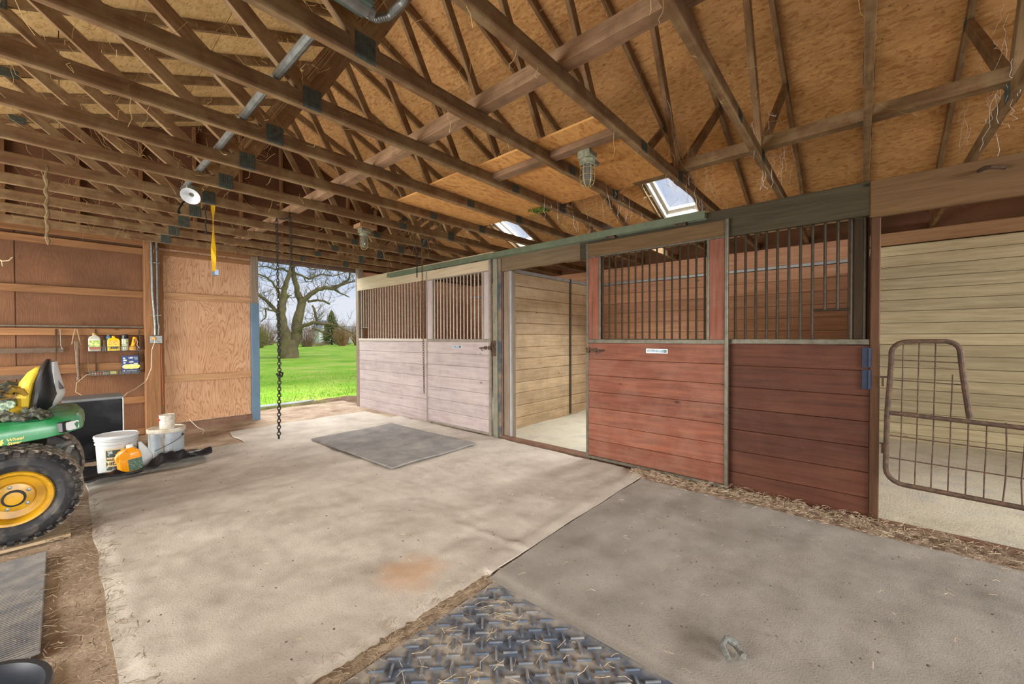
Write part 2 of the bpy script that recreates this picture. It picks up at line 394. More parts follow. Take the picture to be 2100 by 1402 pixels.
def text(name, body, size, mat, parent, loc, xdir, ydir, ext=.0008, sx=1.0, bold=0.0):
    """flat lettering in world space, baseline start at loc"""
    cu = bpy.data.curves.new(name, 'FONT'); cu.body = body; cu.size = size; cu.extrude = ext; cu.align_x = 'CENTER'; cu.offset = bold
    t = bpy.data.objects.new('tmp', cu); COL.objects.link(t); dg = bpy.context.evaluated_depsgraph_get()
    me = bpy.data.meshes.new_from_object(t.evaluated_get(dg)); bpy.data.objects.remove(t)
    x = Vector(xdir).normalized(); y = Vector(ydir).normalized(); z = x.cross(y)
    L = Vector(loc)-rootloc(parent)
    for v in me.vertices: c = v.co.copy(); v.co = L+x*(c.x*sx)+y*c.y+z*c.z
    me.materials.clear(); me.materials.append(mat)
    o = bpy.data.objects.new(name, me); COL.objects.link(o); o.parent = parent; return o
def nz(x, y, z=0.0): return noise.noise(Vector((x, y, z)))

# ================================================================ SETTING
RP = 0.4167                                   # roof pitch (5 in 12)
XR, XE0, XE1 = 2.27, -2.86, 7.40              # ridge, eave ends
def zr(x): return 3.79-RP*(abs(x-XR)-(5-XR))   # underside of the top chords
YS, YN = -4.0, 7.90
CH0, CH1 = 2.70, 2.79                         # bottom chord
# ---- dirt floor
mb = MB()
mb.sheet(-3.0, 4.1, YS, 8.6, 90, 150, lambda x, y: -.012+.012*nz(x*1.7, y*1.7)+.008*nz(x*6, y*6)-.0*x, 0)
struct(mb.build('floor', M['dirt']))
def sandz(x, y): return .012+.02*nz(x*1.1, y*1.1, 3)+.008*nz(x*5, y*5)
mb = MB(); mb.sheet(4.02, 7.12, YS, 7.70, 50, 120, lambda x, y: sandz(x, y)+max(0, x-6.2)*.05)
o = struct(mb.build('floor_stall', M['sand']))

# ---- roof sheathing with two skylight openings
SKY = [(1.835, 2.395), (4.885, 5.445)]; SX0, SX1 = 5.62, 6.46
ys = sorted({YS-.4, YN+.4, *[v for s_ in SKY for v in s_]})
def roof_side(name, xa, xb, holes):
    mb = MB(); sl = 1 if xb > XR else -1
    step = 1.22/math.sqrt(1+RP*RP); xs = []
    x = XR
    while (x < xb if sl > 0 else x > xb): xs.append(x); x += sl*step
    xs.append(xb)
    cuts = sorted(set(xs+([SX0, SX1] if holes else [])), reverse=sl < 0)
    for a, b in zip(cuts[:-1], cuts[1:]):
        row = int(abs((a+b)/2-XR)/step)
        yy = sorted({*ys, *[(-5.5+2.44*i+(1.22 if row % 2 else 0)) for i in range(8)]})
        yy = [v for v in yy if ys[0] <= v <= ys[-1]]
        for c, d in zip(yy[:-1], yy[1:]):
            if holes and a >= SX0-.001 and b <= SX1+.001 and any(c >= s0-.001 and d <= s1+.001 for s0, s1 in SKY): continue
            ga = .003; xa_, xb_ = (a+sl*ga, b-sl*ga)
            jx = (a in (SX0, SX1)) or (b in (SX0, SX1))
            z0a, z0b = zr(xa_)+.100, zr(xb_)+.100
            r = random.Random(int(row*97+math.floor((c+9)/2.44)*13)).random()
            P = [(xa_, c+.001, z0a), (xb_, c+.001, z0b), (xb_, d-.001, z0b), (xa_, d-.001, z0a)]
            mb.loft([P, [(p[0], p[1], p[2]+.014) for p in P]], smooth=False, rnd=r)
    # uv along the slope
    for f in mb.bm.faces:
        for lp in f.loops: lp[mb.uv].uv = (lp.vert.co.y, lp.vert.co.x*1.083)
    return mb.build(name, M['osbroof' if sl > 0 else 'osbleft'])
struct(roof_side('roof_right', XR, 7.75, True)); struct(roof_side('roof_left', XR, -3.2, False))
# outer roofing skin, keeps the light out of the sheet joints
for nm, xb in (('roof_shingles_right', 7.80), ('roof_shingles_left', -3.25)):
    mb = MB(); sl = 1 if xb > XR else -1
    cx = [XR, SX0, SX1, xb] if sl > 0 else [XR, xb]
    for a, b in zip(cx[:-1], cx[1:]):
        for c, d in zip(ys[:-1], ys[1:]):
            if sl > 0 and a == SX0 and (c, d) in SKY: continue
            P = [(a, c, zr(a)+.120), (b, c, zr(b)+.120), (b, d, zr(b)+.120), (a, d, zr(a)+.120)]
            mb.loft([P, [(p[0], p[1], p[2]+.02) for p in P]], smooth=False)
    struct(mb.build(nm, M['blackmatte']))
mats_white = plain('white_frame_paint', S(226, 222, 208), .5, 0, .08, 8)
k = N('skylight_glass'); tr = k.n('ShaderNodeBsdfTransparent'); gl = k.n('ShaderNodeBsdfGlossy', Roughness=.05); mx = k.n('ShaderNodeMixShader', Fac=.06)
k.l(tr.outputs[0], mx.inputs[1]); k.l(gl.outputs[0], mx.inputs[2]); k.l(mx.outputs[0], k.out.inputs[0]); glass = k.m
for i, (y0, y1) in enumerate(SKY):
    mb = MB()
    up_ = Vector((RP, 0, 1)).normalized()
    def RPt(x, y, h): return Vector((x, y, zr(x)+.10))+up_*h
    for (a, b) in (((SX0+.02, y0+.02), (SX1-.02, y0+.02)), ((SX0+.02, y1-.02), (SX1-.02, y1-.02)), ((SX0+.02, y0+.04), (SX0+.02, y1-.04)), ((SX1-.02, y0+.04), (SX1-.02, y1-.04))):
        mb.beam(RPt(*a, .06), RPt(*b, .06), .04, .16, up_)
    for (a, b) in (((SX0+.05, y0+.055), (SX1-.05, y0+.055)), ((SX0+.05, y1-.055), (SX1-.05, y1-.055)), ((SX0+.055, y0+.05), (SX0+.055, y1-.05)), ((SX1-.055, y0+.05), (SX1-.055, y1-.05))):
        mb.beam(RPt(*a, .10), RPt(*b, .10), .05, .05, up_)
    f = struct(mb.build('window_%d' % (i+1), mats_white))
    mb = MB(); P = [RPt(SX0+.06, y0+.06, .11), RPt(SX1-.06, y0+.06, .11), RPt(SX1-.06, y1-.06, .11), RPt(SX0+.06, y1-.06, .11)]
    mb.loft([P, [p+up_*.006 for p in P]], smooth=False); mb.build('window_glass', glass, f)

# ---- end wall (far gable)
WE = 7.79
mb = MB()
mb.box(-1.7, -1.5, WE+.016, WE+.03, -.05, 2.80, .001, axis=2); mb.box(-.46, -.26, WE+.016, WE+.03, -.05, 2.80, .001, axis=2)
for a, b in ((-3.0, -1.60), (-1.59, -.37), (-.36, .86)):
    mb.box(a, b, WE, WE+.015, -.05, 2.80, .001, axis=2)
# gable above, sheets following the roof line
x = -3.0
while x < 7.6:
    b = min(x+1.21, 7.6)
    P = [(x, WE, 2.801), (b, WE, 2.801)]
    tops = [(b, WE, max(2.81, zr(b)+.1))]+([(XR, WE, zr(XR)+.1)] if x < XR < b else [])+[(x, WE, max(2.81, zr(x)+.1))]
    mb.prism(P+tops, (0, .015, 0)); x = b
mb.box(4.04, 7.6, WE, WE+.015, -.05, 2.80, .001, axis=2)
wall_end = struct(mb.build('wall_end', M['plywall']))
n = 0
def trim(mb, mat='girt'):
    global n; n += 1; return struct(mb.build('trim_%d' % n, M[mat]))
for z0, z1 in ((2.577, 2.664), (1.955, 2.048), (1.42, 1.512), (.925, 1.042), (.453, .551), (.0, .09)):
    mb = MB(); mb.box(-3.0, .795, 7.745, 7.788, z0, z1); trim(mb)
mb = MB(); mb.box(-3.0, 2.22, 7.70, 7.745, 2.70, 2.83); trim(mb)
mb = MB(); mb.box(2.22, 4.02, 7.70, 7.745, 2.70, 2.83); trim(mb, 'darkbeam')
mb = MB(); mb.box(.97, 2.22, 7.762, 7.788, 2.655, 2.72); trim(mb)
mb = MB(); mb.box(2.22, 4.02, 7.75, 7.788, 2.69, 2.82); trim(mb, 'darkbeam')
for x in (-1.05, -.44, .17, .78, 1.39, 2.0, 2.61, 3.22, 3.83, 4.44, 5.05, 5.66):
    mb = MB(); mb.box(x-.019, x+.019, 7.70, 7.788, 2.84, zr(x)+.05); trim(mb)
mb = MB(); mb.box(.79, .955, 7.63, 7.788, -.02, 2.80, .006); o = mb.build('timber_post', M['post'])
tag(o, 'square timber post on end wall carrying two metal conduits', 'post')

# ---- sliding plywood door beside the opening
mb = MB(); mb.box(.96, 2.115, 7.745, 7.76, .10, 2.72, .001, axis=2)
door = struct(mb.build('door_1', M['plydoor']))
mb = MB(); mb.box(.955, 1.005, 7.715, 7.745, .08, 2.655); mb.build('door_stile', M['girt'], door)
for z0, z1 in ((1.957, 2.056), (.72, .822)):
    mb = MB(); mb.box(1.006, 2.114, 7.712, 7.745, z0, z1); mb.build('door_rail', M['brace'], door)
mb = MB(); mb.box(.955, 2.12, 7.712, 7.745, 2.60, 2.66); mb.build('door_rail', M['girt'], door)
mb = MB(); mb.box(.955, 2.2, 7.70, 7.76, -.02, .095); mb.build('door_bottom_rail', M['sill'], door)
mb = MB(); mb.box(2.118, 2.225, 7.69, 7.765, 1.96, 2.745); mb.build('door_edge_post', M['greypost'], door)
mb = MB(); mb.box(2.118, 2.232, 7.682, 7.768, -.01, 1.96); e_ = mb.build('door_edge_cover', M['bluepaint'], door)

# ---- back wall of the stalls, left wall, front wall
mb = MB()
z = 0.0; i = 0
while z < 2.37:
    h = .183 if i < 12 else .18
    mb.box(7.06, 7.10, -.04, 7.65, z, min(z+h-.004, 2.375), .004, axis=1); z += h; i += 1
struct(mb.build('wall_back', M['tanback']))
mb = MB()
z = 0.0; i = 0
while z < 2.52:
    hh = (.14, .135, .14, .15)[i % 4]; top = min(z+hh, 2.53)
    mb.box(7.05, 7.10, -4.0, -.045, z, top-.004, .004, axis=1); z = top; i += 1
struct(mb.build('wall_back_pale', M['pale']))
mb = MB(); mb.box(7.035, 7.06, 0, 7.65, 2.378, 2.42); struct(mb.build('trim_91', M['strip']))
mb = MB(); mb.box(7.06, 7.11, -.04, 7.65, 2.425, 2.69); struct(mb.build('trim_92', M['tanback']))
mb = MB(); mb.box(7.03, 7.09, -4.0, -.045, 2.54, 2.695); struct(mb.build('trim_93', M['brace']))
mb = MB(); mb.box(7.12, 7.16, -4, 7.8, -.05, 2.95, .001, axis=1); struct(mb.build('wall_right', M['plywall']))
mb = MB()
for (a, b, z0, z1) in ((-4, 1.4, -.05, 2.75), (7.4, 7.8, -.05, 2.75), (1.4, 7.4, 2.66, 2.75)):  # unseen side opening, made wide for the added side lamps
    mb.box(-2.96, -2.92, a, b, z0, z1, .001, axis=1)
struct(mb.build('wall_left', M['plywall']))
mb = MB()
mb.box(-2.96, -2.2, YS-.03, YS, -.05, 2.8, .001, axis=2); mb.box(5.0, 7.15, YS-.03, YS, -.05, 2.8, .001, axis=2)  # unseen front opening, widened for the added front lamp
P = [(-2.96, YS, 2.8), (7.3, YS, 2.8), (7.3, YS, zr(7.3)+.1), (XR, YS, zr(XR)+.1), (-2.96, YS, zr(-2.96)+.1)]
mb.prism(P, (0, -.03, 0)); struct(mb.build('wall_front', M['plywall']))

# ================================================================ ROOF TRUSSES
PL, PRR = (.98, 3.55)
QL, QR = (-.30, 4.84)
def make_truss(k):
    yc = .61*k-.019; up = (0, 0, 1)
    t = thing('roof_truss', '', 'roof truss', (XR, yc, CH0), 'wooden roof trusses')
    def part(nm, fn, mat='truss'):
        mb = MB(); fn(mb); return mb.build(nm, M[mat], t)
    part('bottom_chord', lambda m: (m.beam((XE0, yc, 2.745), (2.79, yc, 2.745), .038, .09, up, .002), m.beam((2.792, yc, 2.745), (XE1, yc, 2.745), .038, .09, up, .002)))
    for xe in (XE1+.25, XE0-.25):
        part('top_chord', lambda m: m.beam((XR, yc, zr(XR)+.049), (xe, yc, zr(xe)+.049), .038, .09, up, .002))
    def web(a, b, nm='web'):
        A = Vector(a); B = Vector(b); part(nm, lambda m: m.beam(A, B, .038, .088, (0, 1, 0) if False else Vector((0, 0, 1)), .002))
    web((PL, yc, 2.785), (XR-.04, yc, zr(XR)+.02)); web((PRR, yc, 2.785), (XR+.04, yc, zr(XR)+.02))
    web((PL, yc, 2.785), (QL, yc, zr(QL)+.02)); web((PRR, yc, 2.785), (QR, yc, zr(QR)+.02))
    for (x, z, a, b) in ((PL, 2.762, .105, .125), (2.79, 2.745, .095, .07), (PRR, 2.762, .105, .125), (QR, zr(QR)+.03, .12, .08), (QL, zr(QL)+.03, .12, .08)):
        def gp(m):
            for s_ in (-1, 1):
                y = yc+s_*.0205
                m.box(x-a/2, x+a/2, y-.0008, y+.0008, z-b/2, z+b/2, .0003, axis=0)
                for q in range(6):
                    xx = x-a/2+a*(q+.5)/6; m.box(xx-.003, xx+.003, y+s_*.0008, y+s_*.0022, z-b*.42, z+b*.42, .0005)
        part('gusset_plate', gp, 'plate')
    return t
ORD = ['', 'first', 'second', 'third', 'fourth', 'fifth', 'sixth', 'seventh', 'eighth', 'ninth', 'tenth', 'eleventh', 'twelfth']
tr0 = make_truss(0)
for k in range(-1, 13):
    t = tr0 if k == 0 else copy_tree(tr0)
    t.location.y = .61*k-.019
    if k == -1: lb = 'roof truss crossing over the brown header of the gated stall'
    elif k == 0: lb = 'roof truss standing right above the post between the barred panel and the wire gate'
    elif k == 12: lb = 'roof truss closest to the plywood end wall'
    elif k > 6: lb = '%s roof truss counted back from the plywood end wall' % ORD[13-k]
    else: lb = '%s roof truss counted toward the end wall from the gated stall post' % ORD[k]
    t['label'] = lb

def single(nm, fn, mat, label, cat, group=None):
    mb = MB(); fn(mb); o = mb.build(nm, M[mat] if isinstance(mat, str) else mat); return tag(o, label, cat, group)
single('lateral_brace', lambda m: (m.box(1.72, 1.81, -3.9, 3.38, 2.792, 2.88), m.box(1.722, 1.812, 3.385, 7.6, 2.792, 2.876)), 'oldbrace', 'long lumber brace lying across truss bottoms left of the pressed board ceiling', 'brace')
single('lateral_brace', lambda m: m.box(3.49, 3.58, -3.9, 1.6, 2.792, 2.875), 'truss', 'long lumber brace lying across truss bottoms above the front of the stalls', 'brace')
single('conduit_pipe', lambda m: m.tube([(.80, y, 2.815+.004*math.sin(y*3)) for y in [1.95+.1*i for i in range(34)]], .024, 10), 'galv', 'dusty round pipe running along the tops of the truss chords', 'pipe')
# pressed board deck laid in the bays
for i, k in enumerate(range(3, 7)):
    y0, y1 = .61*k-.62, .61*k-.03
    xa = 2.29+(.0, .01, -.01, .03)[i]; xb = 3.56+(0, -.02, .08, .02)[i]
    labs = ['pressed board ceiling sheet holding the nearest caged lamp', 'pressed board ceiling sheet second from the nearest caged lamp', 'pressed board ceiling sheet with green moss at its corner', 'pressed board ceiling sheet at the end nearest the plywood wall']
    mb = MB(); mb.box(xa, xb, y0-.01, y1+.012, 2.792, 2.806, .002, axis=0)
    o = mb.build('ceiling_sheet', M['osbdeck']); tag(o, labs[i], 'board', 'pressed board sheets on the truss chords')
for i, k in enumerate((3, 4)):
    y0, y1 = .61*k-.61+.001, .61*k-.039
    mb = MB(); mb.box(2.47, 2.56, y0, y1, 2.742, 2.79); o = mb.build('blocking_board', M['oldbrace'])
    tag(o, ('short wood blocking between trusses holding the nearest caged lamp', 'short wood blocking between trusses next behind the nearest caged lamp')[i], 'board')

# ================================================================ STALL FRONT
def planks(mb, x, y0, y1, z0, z1, n, th=.028, gap=.003, axis=1):
    h = (z1-z0)/n
    for i in range(n): mb.box(x, x+th, y0, y1, z0+i*h+gap/2, z0+(i+1)*h-gap/2, .003, axis=axis)
# posts
def post(label, y0, y1, x0=3.95, x1=4.09, z1=2.55, mat='sill', nm='stall_post'):
    mb = MB(); mb.box(x0, x1, y0, y1, -.02, z1, .006); o = mb.build(nm, M[mat]); return tag(o, label, 'post', 'stall posts')
k = wood('brown_post', S(70, 47, 31), S(98, 67, 44), (.95, 1.05), .75); M['brownpost'] = k
k = wood('dark_post', S(58, 46, 34), S(82, 66, 48), (.95, 1.05), .8); M['darkpost'] = k
post('brown timber post between the red barred panel and the wire gate', -.10, -.045, 3.945, 4.06, 2.27, 'brownpost')
post('dark timber post behind the last bars of the red fixed panel', -.04, .085, 3.995, 4.12, 2.27, 'darkpost')
pm = thing('stall_post', 'weathered timber post with green channel between the open stall and closed door', 'post', (3.97, 3.72, 0), 'stall posts')
mb = MB(); mb.box(3.95, 4.07, 3.655, 3.80, -.02, 2.50, .006); mb.build('post_core', M['sill'], pm)
mb = MB(); mb.box(3.905, 3.95, 3.715, 3.79, .0, 2.44, .004); mb.build('channel', plain('worn_channel', S(134, 132, 112), .5, .1, 0, 9, 0, S(118, 114, 98)), pm)
mb = MB(); mb.box(3.925, 3.95, 3.66, 3.712, .02, 2.44, .004); mb.build('edge_strip', plain('blue_black_scuff', S(62, 72, 82), .5, .1, 0, 5, 0, S(128, 112, 92), .42, .6), pm)
mb = MB(); mb.box(3.97, 4.09, 3.53, 3.645, -.02, 2.30, .006); mb.build('jamb', M['greypost'], pm)
mb = MB(); mb.box(3.962, 4.0, 3.515, 3.53, 0, 2.29, .003); mb.build('jamb_edge', M['strip'], pm)
post('weathered corner post at the lawn doorway where the stalls end', 7.58, 7.69, 3.95, 4.06, 2.78, 'greypost')
# headers
def header(label, y0, y1, z0, z1, x0, x1, mat):
    mb = MB(); mb.box(x0, x1, y0, y1, z0, z1, .004); o = mb.build('header_board', M[mat]); tag(o, label, 'board', 'boards over the stall fronts')
header('dark olive header board above the near red stall door and barred panel', -.04, 2.42, 2.265, 2.515, 3.93, 3.968, 'olive')
header('brown header board above the wire gate', -2.6, -.045, 2.245, 2.512, 3.925, 3.965, 'brownhead')
mb = MB(); mb.box(3.935, 3.97, 2.425, 3.65, 2.262, 2.51, .004); o = mb.build('header_board', wood('mid_header', S(94, 78, 58), S(122, 104, 80), (.95, 1.05))); tag(o, 'brown grey header board above the open stall doorway', 'board', 'boards over the stall fronts')
header('pale knotty header board above the pinkish grey far stall panel', 3.81, 7.60, 2.312, 2.556, 3.935, 3.972, 'palehead')
tk = thing('door_track', 'green painted metal track along the tops of both stall doors', 'track', (3.9, 3.7, 2.42))
mb = MB()
mb.box(3.862, 3.925, 1.075, 6.38, 2.508, 2.520, .001); mb.box(3.862, 3.868, 1.075, 6.38, 2.448, 2.510, .001); mb.box(3.919, 3.926, 1.075, 6.38, 2.448, 2.510, .001)
mb.build('rail_channel', M['track'], tk)
for y in (1.30, 2.02, 4.15, 4.98):
    mb = MB(); mb.box(3.885, 3.901, y-.05, y+.05, 2.425, 2.475, .003); mb.lathe([(.018, -.012), (.022, 0), (.018, .012)], (3.893, y-.03, 2.455), (1, 0, 0), 10); mb.lathe([(.018, -.012), (.022, 0), (.018, .012)], (3.893, y+.03, 2.455), (1, 0, 0), 10)
    mb.build('roller', M['rust'], tk)
# sliding stall doors
def stall_door(label, y0, y1, z0, z1, wy0, wy1, mat, topmat, xf, steel, nbar, plate_y, latch_y, latch_s, barm='bar'):
    d = thing('stall_door', label, 'door', (xf+.02, (y0+y1)/2, z0), 'sliding stall doors'); s_ = .028
    mb = MB(); planks(mb, xf+.008, y0+s_, y1-s_, z0+.03, 1.312, 7, .026); mb.build('lower_boards', mat, d)
    mb = MB(); mb.box(xf+.008, xf+.034, y0+s_, wy0-.012, 1.352, z1-.15, .003, axis=2); mb.build('side_board', mat, d)
    mb = MB(); mb.box(xf+.008, xf+.034, wy1+.012, y1-s_, 1.352, z1-.15, .003, axis=2); mb.build('side_board', mat, d)
    mb = MB(); mb.box(xf+.006, xf+.034, y0+s_, y1-s_, z1-.148, z1-.004, .003, axis=1); mb.build('top_board', topmat, d)
    mb = MB()
    for (a, b, c, e) in ((y0, y0+s_, z0, z1), (y1-s_, y1, z0, z1)): mb.box(xf, xf+.042, a, b, c, e, .003)
    mb.box(xf, xf+.042, y0+s_, y1-s_, z0, z0+.03, .003); mb.box(xf-.002, xf+.042, y0+s_, y1-s_, 1.31, 1.352, .003)
    mb.box(xf-.001, xf+.042, y0+s_, y1-s_, z1-.162, z1-.146, .002); mb.box(xf, xf+.04, wy0-.012, wy0+.008, 1.352, z1-.16, .002); mb.box(xf, xf+.04, wy1-.008, wy1+.012, 1.352, z1-.16, .002)
    mb.build('steel_frame', steel, d)
    for i in range(nbar):
        y = wy0+.03+(wy1-wy0-.06)*i/(nbar-1); mb = MB(); mb.tube([(xf+.02, y, 1.35), (xf+.02, y, z1-.16)], .0095, 8); mb.build('bar', M[barm], d)
    npl = plain('nameplate_frame', S(226, 224, 214), .35, .4)
    mb = MB(); mb.box(xf-.003, xf+.008, plate_y-.105, plate_y+.105, 1.215, 1.26, .002); p_ = mb.build('nameplate', npl, d); p_['label'] = 'small bright nameplate with a dark blue end'
    mb = MB(); mb.box(xf-.005, xf-.002, plate_y-.098, plate_y+.098, 1.222, 1.253, .001); mb.build('name_card', plain('name_card', S(158, 176, 186), .3, 0, 0, 25, 0, S(104, 126, 136), .45, .65), p_)
    mb = MB(); mb.box(xf-.0055, xf-.002, plate_y-.099, plate_y-.07, 1.222, 1.253, .001); mb.build('card_end', plain('card_end', S(36, 78, 92), .3), p_)
    mb = MB(); y = latch_y
    mb.tube([(xf-.012, y+latch_s*.09, 1.235), (xf-.012, y-latch_s*.11, 1.228)], .009, 8); mb.box(xf-.018, xf+.002, y-.02, y+.015, 1.21, 1.255, .003)
    mb.tube([(xf-.014, y-latch_s*.05, 1.235), (xf-.03, y-latch_s*.06, 1.215), (xf-.032, y-latch_s*.03, 1.19)], .006, 6)
    mb.box(xf-.02, xf+.002, y+latch_s*.085-.02, y+latch_s*.085+.02, 1.205, 1.26, .004)
    l_ = mb.build('latch', M['rust'], d); l_['label'] = 'rusty sliding bolt latch'
    return d
stall_door('red brown sliding stall door slid back beside the open stall', .885, 2.312, .032, 2.412, 1.05, 2.14, M['reddoor'], wood('door_top_olive', S(92, 72, 48), S(122, 96, 64)), 3.875, M['steel'], 15, 1.515, 2.20, 1)
stall_door('glare washed pinkish grey sliding stall door standing closed', 3.812, 5.25, .03, 2.44, 3.95, 5.08, M['pink'], M['palehead'], 3.875, plain('pale_steel', S(150, 140, 128), .5, .3, .25, 12), 15, 4.51, 3.90, -1, 'palebar')
# rusty catch on the middle post
mb = MB(); mb.box(3.893, 3.906, 3.725, 3.785, 1.12, 1.33, .006); mb.tube([(3.89, 3.74, 1.2), (3.875, 3.75, 1.22), (3.875, 3.77, 1.26), (3.89, 3.775, 1.29)], .01, 6)
o = mb.build('latch_keeper', M['rust'], pm); o['label'] = 'rusty latch keeper plate'

# fixed panels
def panel(label, y0, y1, mat, steel, bars, short, cross_z, topz, nm, nb=7, barm='bar'):
    d = thing(nm, label, 'panel', (3.97, (y0+y1)/2, 0), 'fixed barred stall fronts')
    mb = MB(); planks(mb, 3.96, y0, y1, -.02, 1.312, nb, .03); mb.build('lower_boards', mat, d)
    mb = MB(); mb.box(3.95, 3.995, y0, y1, 1.314, 1.356, .003); mb.build('cap_rail', steel, d)
    for i, y in enumerate(bars):
        zb = cross_z if i in short else 1.35
        mb = MB(); mb.tube([(3.975, y, zb), (3.975, y, topz)], .0105, 8); mb.build('bar', M[barm], d)
    if short:
        ya = bars[min(short)-1] if min(short) > 0 else y1-.02; yb = bars[max(short)+1]
        mb = MB(); mb.tube([(3.975, ya, cross_z), (3.975, yb, cross_z)], .0105, 8); mb.build('feed_opening_bar', M['bar'], d)
    return d
panel('dark red boarded panel with upright bars beside the wire gate', -.042, 2.31, M['red'], M['steel'], [.847-.0785*i+.0785*18 for i in range(0, 30)][0:0]+[.847-.0783*i for i in range(12)], (8, 9), 1.585, 2.272, 'barred_panel')
panel('glare washed grey boarded panel with upright bars beside the lawn doorway', 5.252, 7.578, M['pink'], plain('white_cap', S(196, 184, 172), .5, .2, .1, 9), [7.50-.0893*i for i in range(26)][0:26], (1, 2), 1.57, 2.315, 'barred_panel', 7, 'palebar')
# black hinge plates
for z0, z1, lb in ((1.145, 1.295, 'upper dark blue hinge plate screwed to the red panel corner'), (.985, 1.13, 'lower dark blue hinge plate screwed to the red panel corner')):
    mb = MB(); mb.box(3.945, 3.958, -.04, .0, z0, z1, .003); mb.lathe([(.012, -.07), (.012, .07)], (3.948, -.045, (z0+z1)/2), (0, 0, 1), 10)
    o = mb.build('hinge_plate', M['bluehinge']); tag(o, lb, 'hinge', 'dark hinge plates')
# thresholds
single('threshold_board', lambda m: m.box(3.94, 3.985, 2.30, 3.66, -.02, .05), 'sill', 'worn timber sill across the open stall doorway', 'board')
single('threshold_board', lambda m: m.box(3.94, 3.985, -2.6, -.105, -.03, .036), 'sill', 'worn timber sill under the wire gate', 'board')
# partition between the stalls
pt = thing('stall_partition', 'grey chewed board partition inside the open stall', 'partition', (5.5, 3.87, 0))
mb = MB(); z = 0
hs = [.17, .18, .19, .16, .18, .175, .17, .19, .17, .185, .19, .18, .19]
for h in hs:
    fs = mb.box(4.10, 7.03, 3.85, 3.90, z+.002, z+h-.003, .006, axis=0); z += h
mb.build('boards', M['partition'], pt)
mb = MB(); mb.box(4.10, 7.03, 3.835, 3.915, z, z+.05, .003); mb.build('cap_strip', M['strip'], pt)
mb = MB(); mb.box(5.89, 5.93, 3.828, 3.848, .04, 2.39, .002); mb.build('stiffener', M['steel'], pt)
mb = MB(); mb.box(4.10, 7.03, -.10, -.06, 0, 2.25, .004, axis=0); o = mb.build('stall_partition', M['red']); tag(o, 'dark board partition behind the brown post beside the wire gate', 'partition')
mb = MB(); mb.box(4.08, 7.1, 7.655, 7.69, 0, 2.72, .004, axis=0); o = mb.build('wall_stall_end', M['tanback']); struct(o)

# wire stall gate
g = thing('stall_gate', 'rusty tubular stall gate with wire mesh and a raised neck yoke', 'gate', (3.955, -.6, .3))
GX = 3.93
def gp(y, z): return (GX, y, z)
def arc(cy, cz, r, a0, a1, n=6): return [gp(cy+r*math.cos(math.radians(a0+(a1-a0)*i/n)), cz+r*math.sin(math.radians(a0+(a1-a0)*i/n))) for i in range(n+1)]
mb = MB()
pts = [gp(-1.75, .285)]+[gp(-.24, .325)]+arc(-.235, .425, .1, 270, 360, 5)[1:]+[gp(-.14, .80), gp(-.16, 1.20)]+arc(-.245, 1.255, .085, 5, 90, 5)+[gp(-.40, 1.342)]+arc(-.42, 1.272, .07, 95, 175, 5)+[gp(-.505, 1.10), gp(-.535, .835)]
mb.tube(pts, .0165, 10); mb.tube([gp(-.155, .828), gp(-.54, .815), gp(-1.75, .775)], .0155, 10); mb.tube([gp(-1.75, .775), gp(-1.75, .285)], .0165, 10)
mb.build('tube_frame', M['rust'], g)
mb = MB(); rw = .0042
for i in range(19):
    y = -.215-.0785*i
    if y < -1.7: break
    b = random.uniform(-.012, .012) if i > 5 else .002
    top = 1.33 if y > -.44 else .815
    if -.50 < y < -.44: top = 1.12
    zb = .332+.0265*(y+.24)
    mb.tube([gp(y+.010, zb), gp(y+.006+b, .47), gp(y+b*.6, .66), gp(y, .83), gp(y-.006, top)], rw, 6)
for z, ye in ((1.20, -.485), (1.055, -.515), (.655, -1.74), (.495, -1.74)):
    mb.tube([gp(-.15, z+.01), gp(ye, z-.02 if ye < -1 else z)], rw, 6)
mb.build('wire_mesh', M['rust'], g)
for z in (1.085, .60):
    mb = MB(); mb.tube([gp(-.10, z), gp(-.135, z), gp(-.14, z-.005)], .006, 6); mb.tube([gp(-.115, z), gp(-.115, z-.07)], .006, 6); mb.build('hinge_hook', M['rust'], g)
# iron hook pegs on the brown header
mb = MB(); mb.tube([(3.93, -.56, 2.44), (3.87, -.575, 2.44), (3.85, -.60, 2.43), (3.85, -.66, 2.41)], .012, 8)
o = mb.build('wall_hook', M['rust']); tag(o, 'dark bent peg on the brown header above the wire gate', 'hook')

# ================================================================ FLOOR COVERINGS
def wav(x, y): return .011*nz(x*1.5+3, y*2.4)+.009*nz(x*3, y*6.5, 2)+.003*nz(x*13, y*13, 5)
def edgewarp(amp, f=3.0):
    def wf(x, y, u, v):
        e = max(0, 1-min(u, 1-u, v, 1-v)*9); return x+amp*nz(y*f, x*f, 7)*e, y+amp*nz(x*f, y*f, 9)*e
    return wf
def cz(x, y):
    z = .018+wav(x, y)
    # ridge of the rucked seam and curled edge
    d = abs((y-2.25)*.06-(x-1.90)+.0); yy = 1.6+(.65)*max(0, min(1, (x-1.55)/.4))
    s = abs(x-(1.955-.06*(y-1.62)/.63))
    if 1.6 < y < 2.35: z += .012*math.exp(-(s/.03)**2)*(1-(y-1.6)/.8)
    z += .016*math.exp(-((y-1.68)/.06)**2)*(1 if x > 1.9 else .3)*(0.6+.4*nz(x*3, 1))
    e = min((x-.14)/.07, 1); e = min(e, (y-1.602)/.07 if x < 1.62 else 1)
    return z if e >= 1 else z*max(0, e)+.001*(1-max(0, e))
mb = MB(); mb.sheet(.14, 3.86, 1.602, 6.02, 190, 220, cz, .03, edgewarp(.016, 2.6))
o = mb.build('carpet', M['carpet']); tag(o, 'large rumpled tan carpet covering the middle of the aisle', 'carpet')
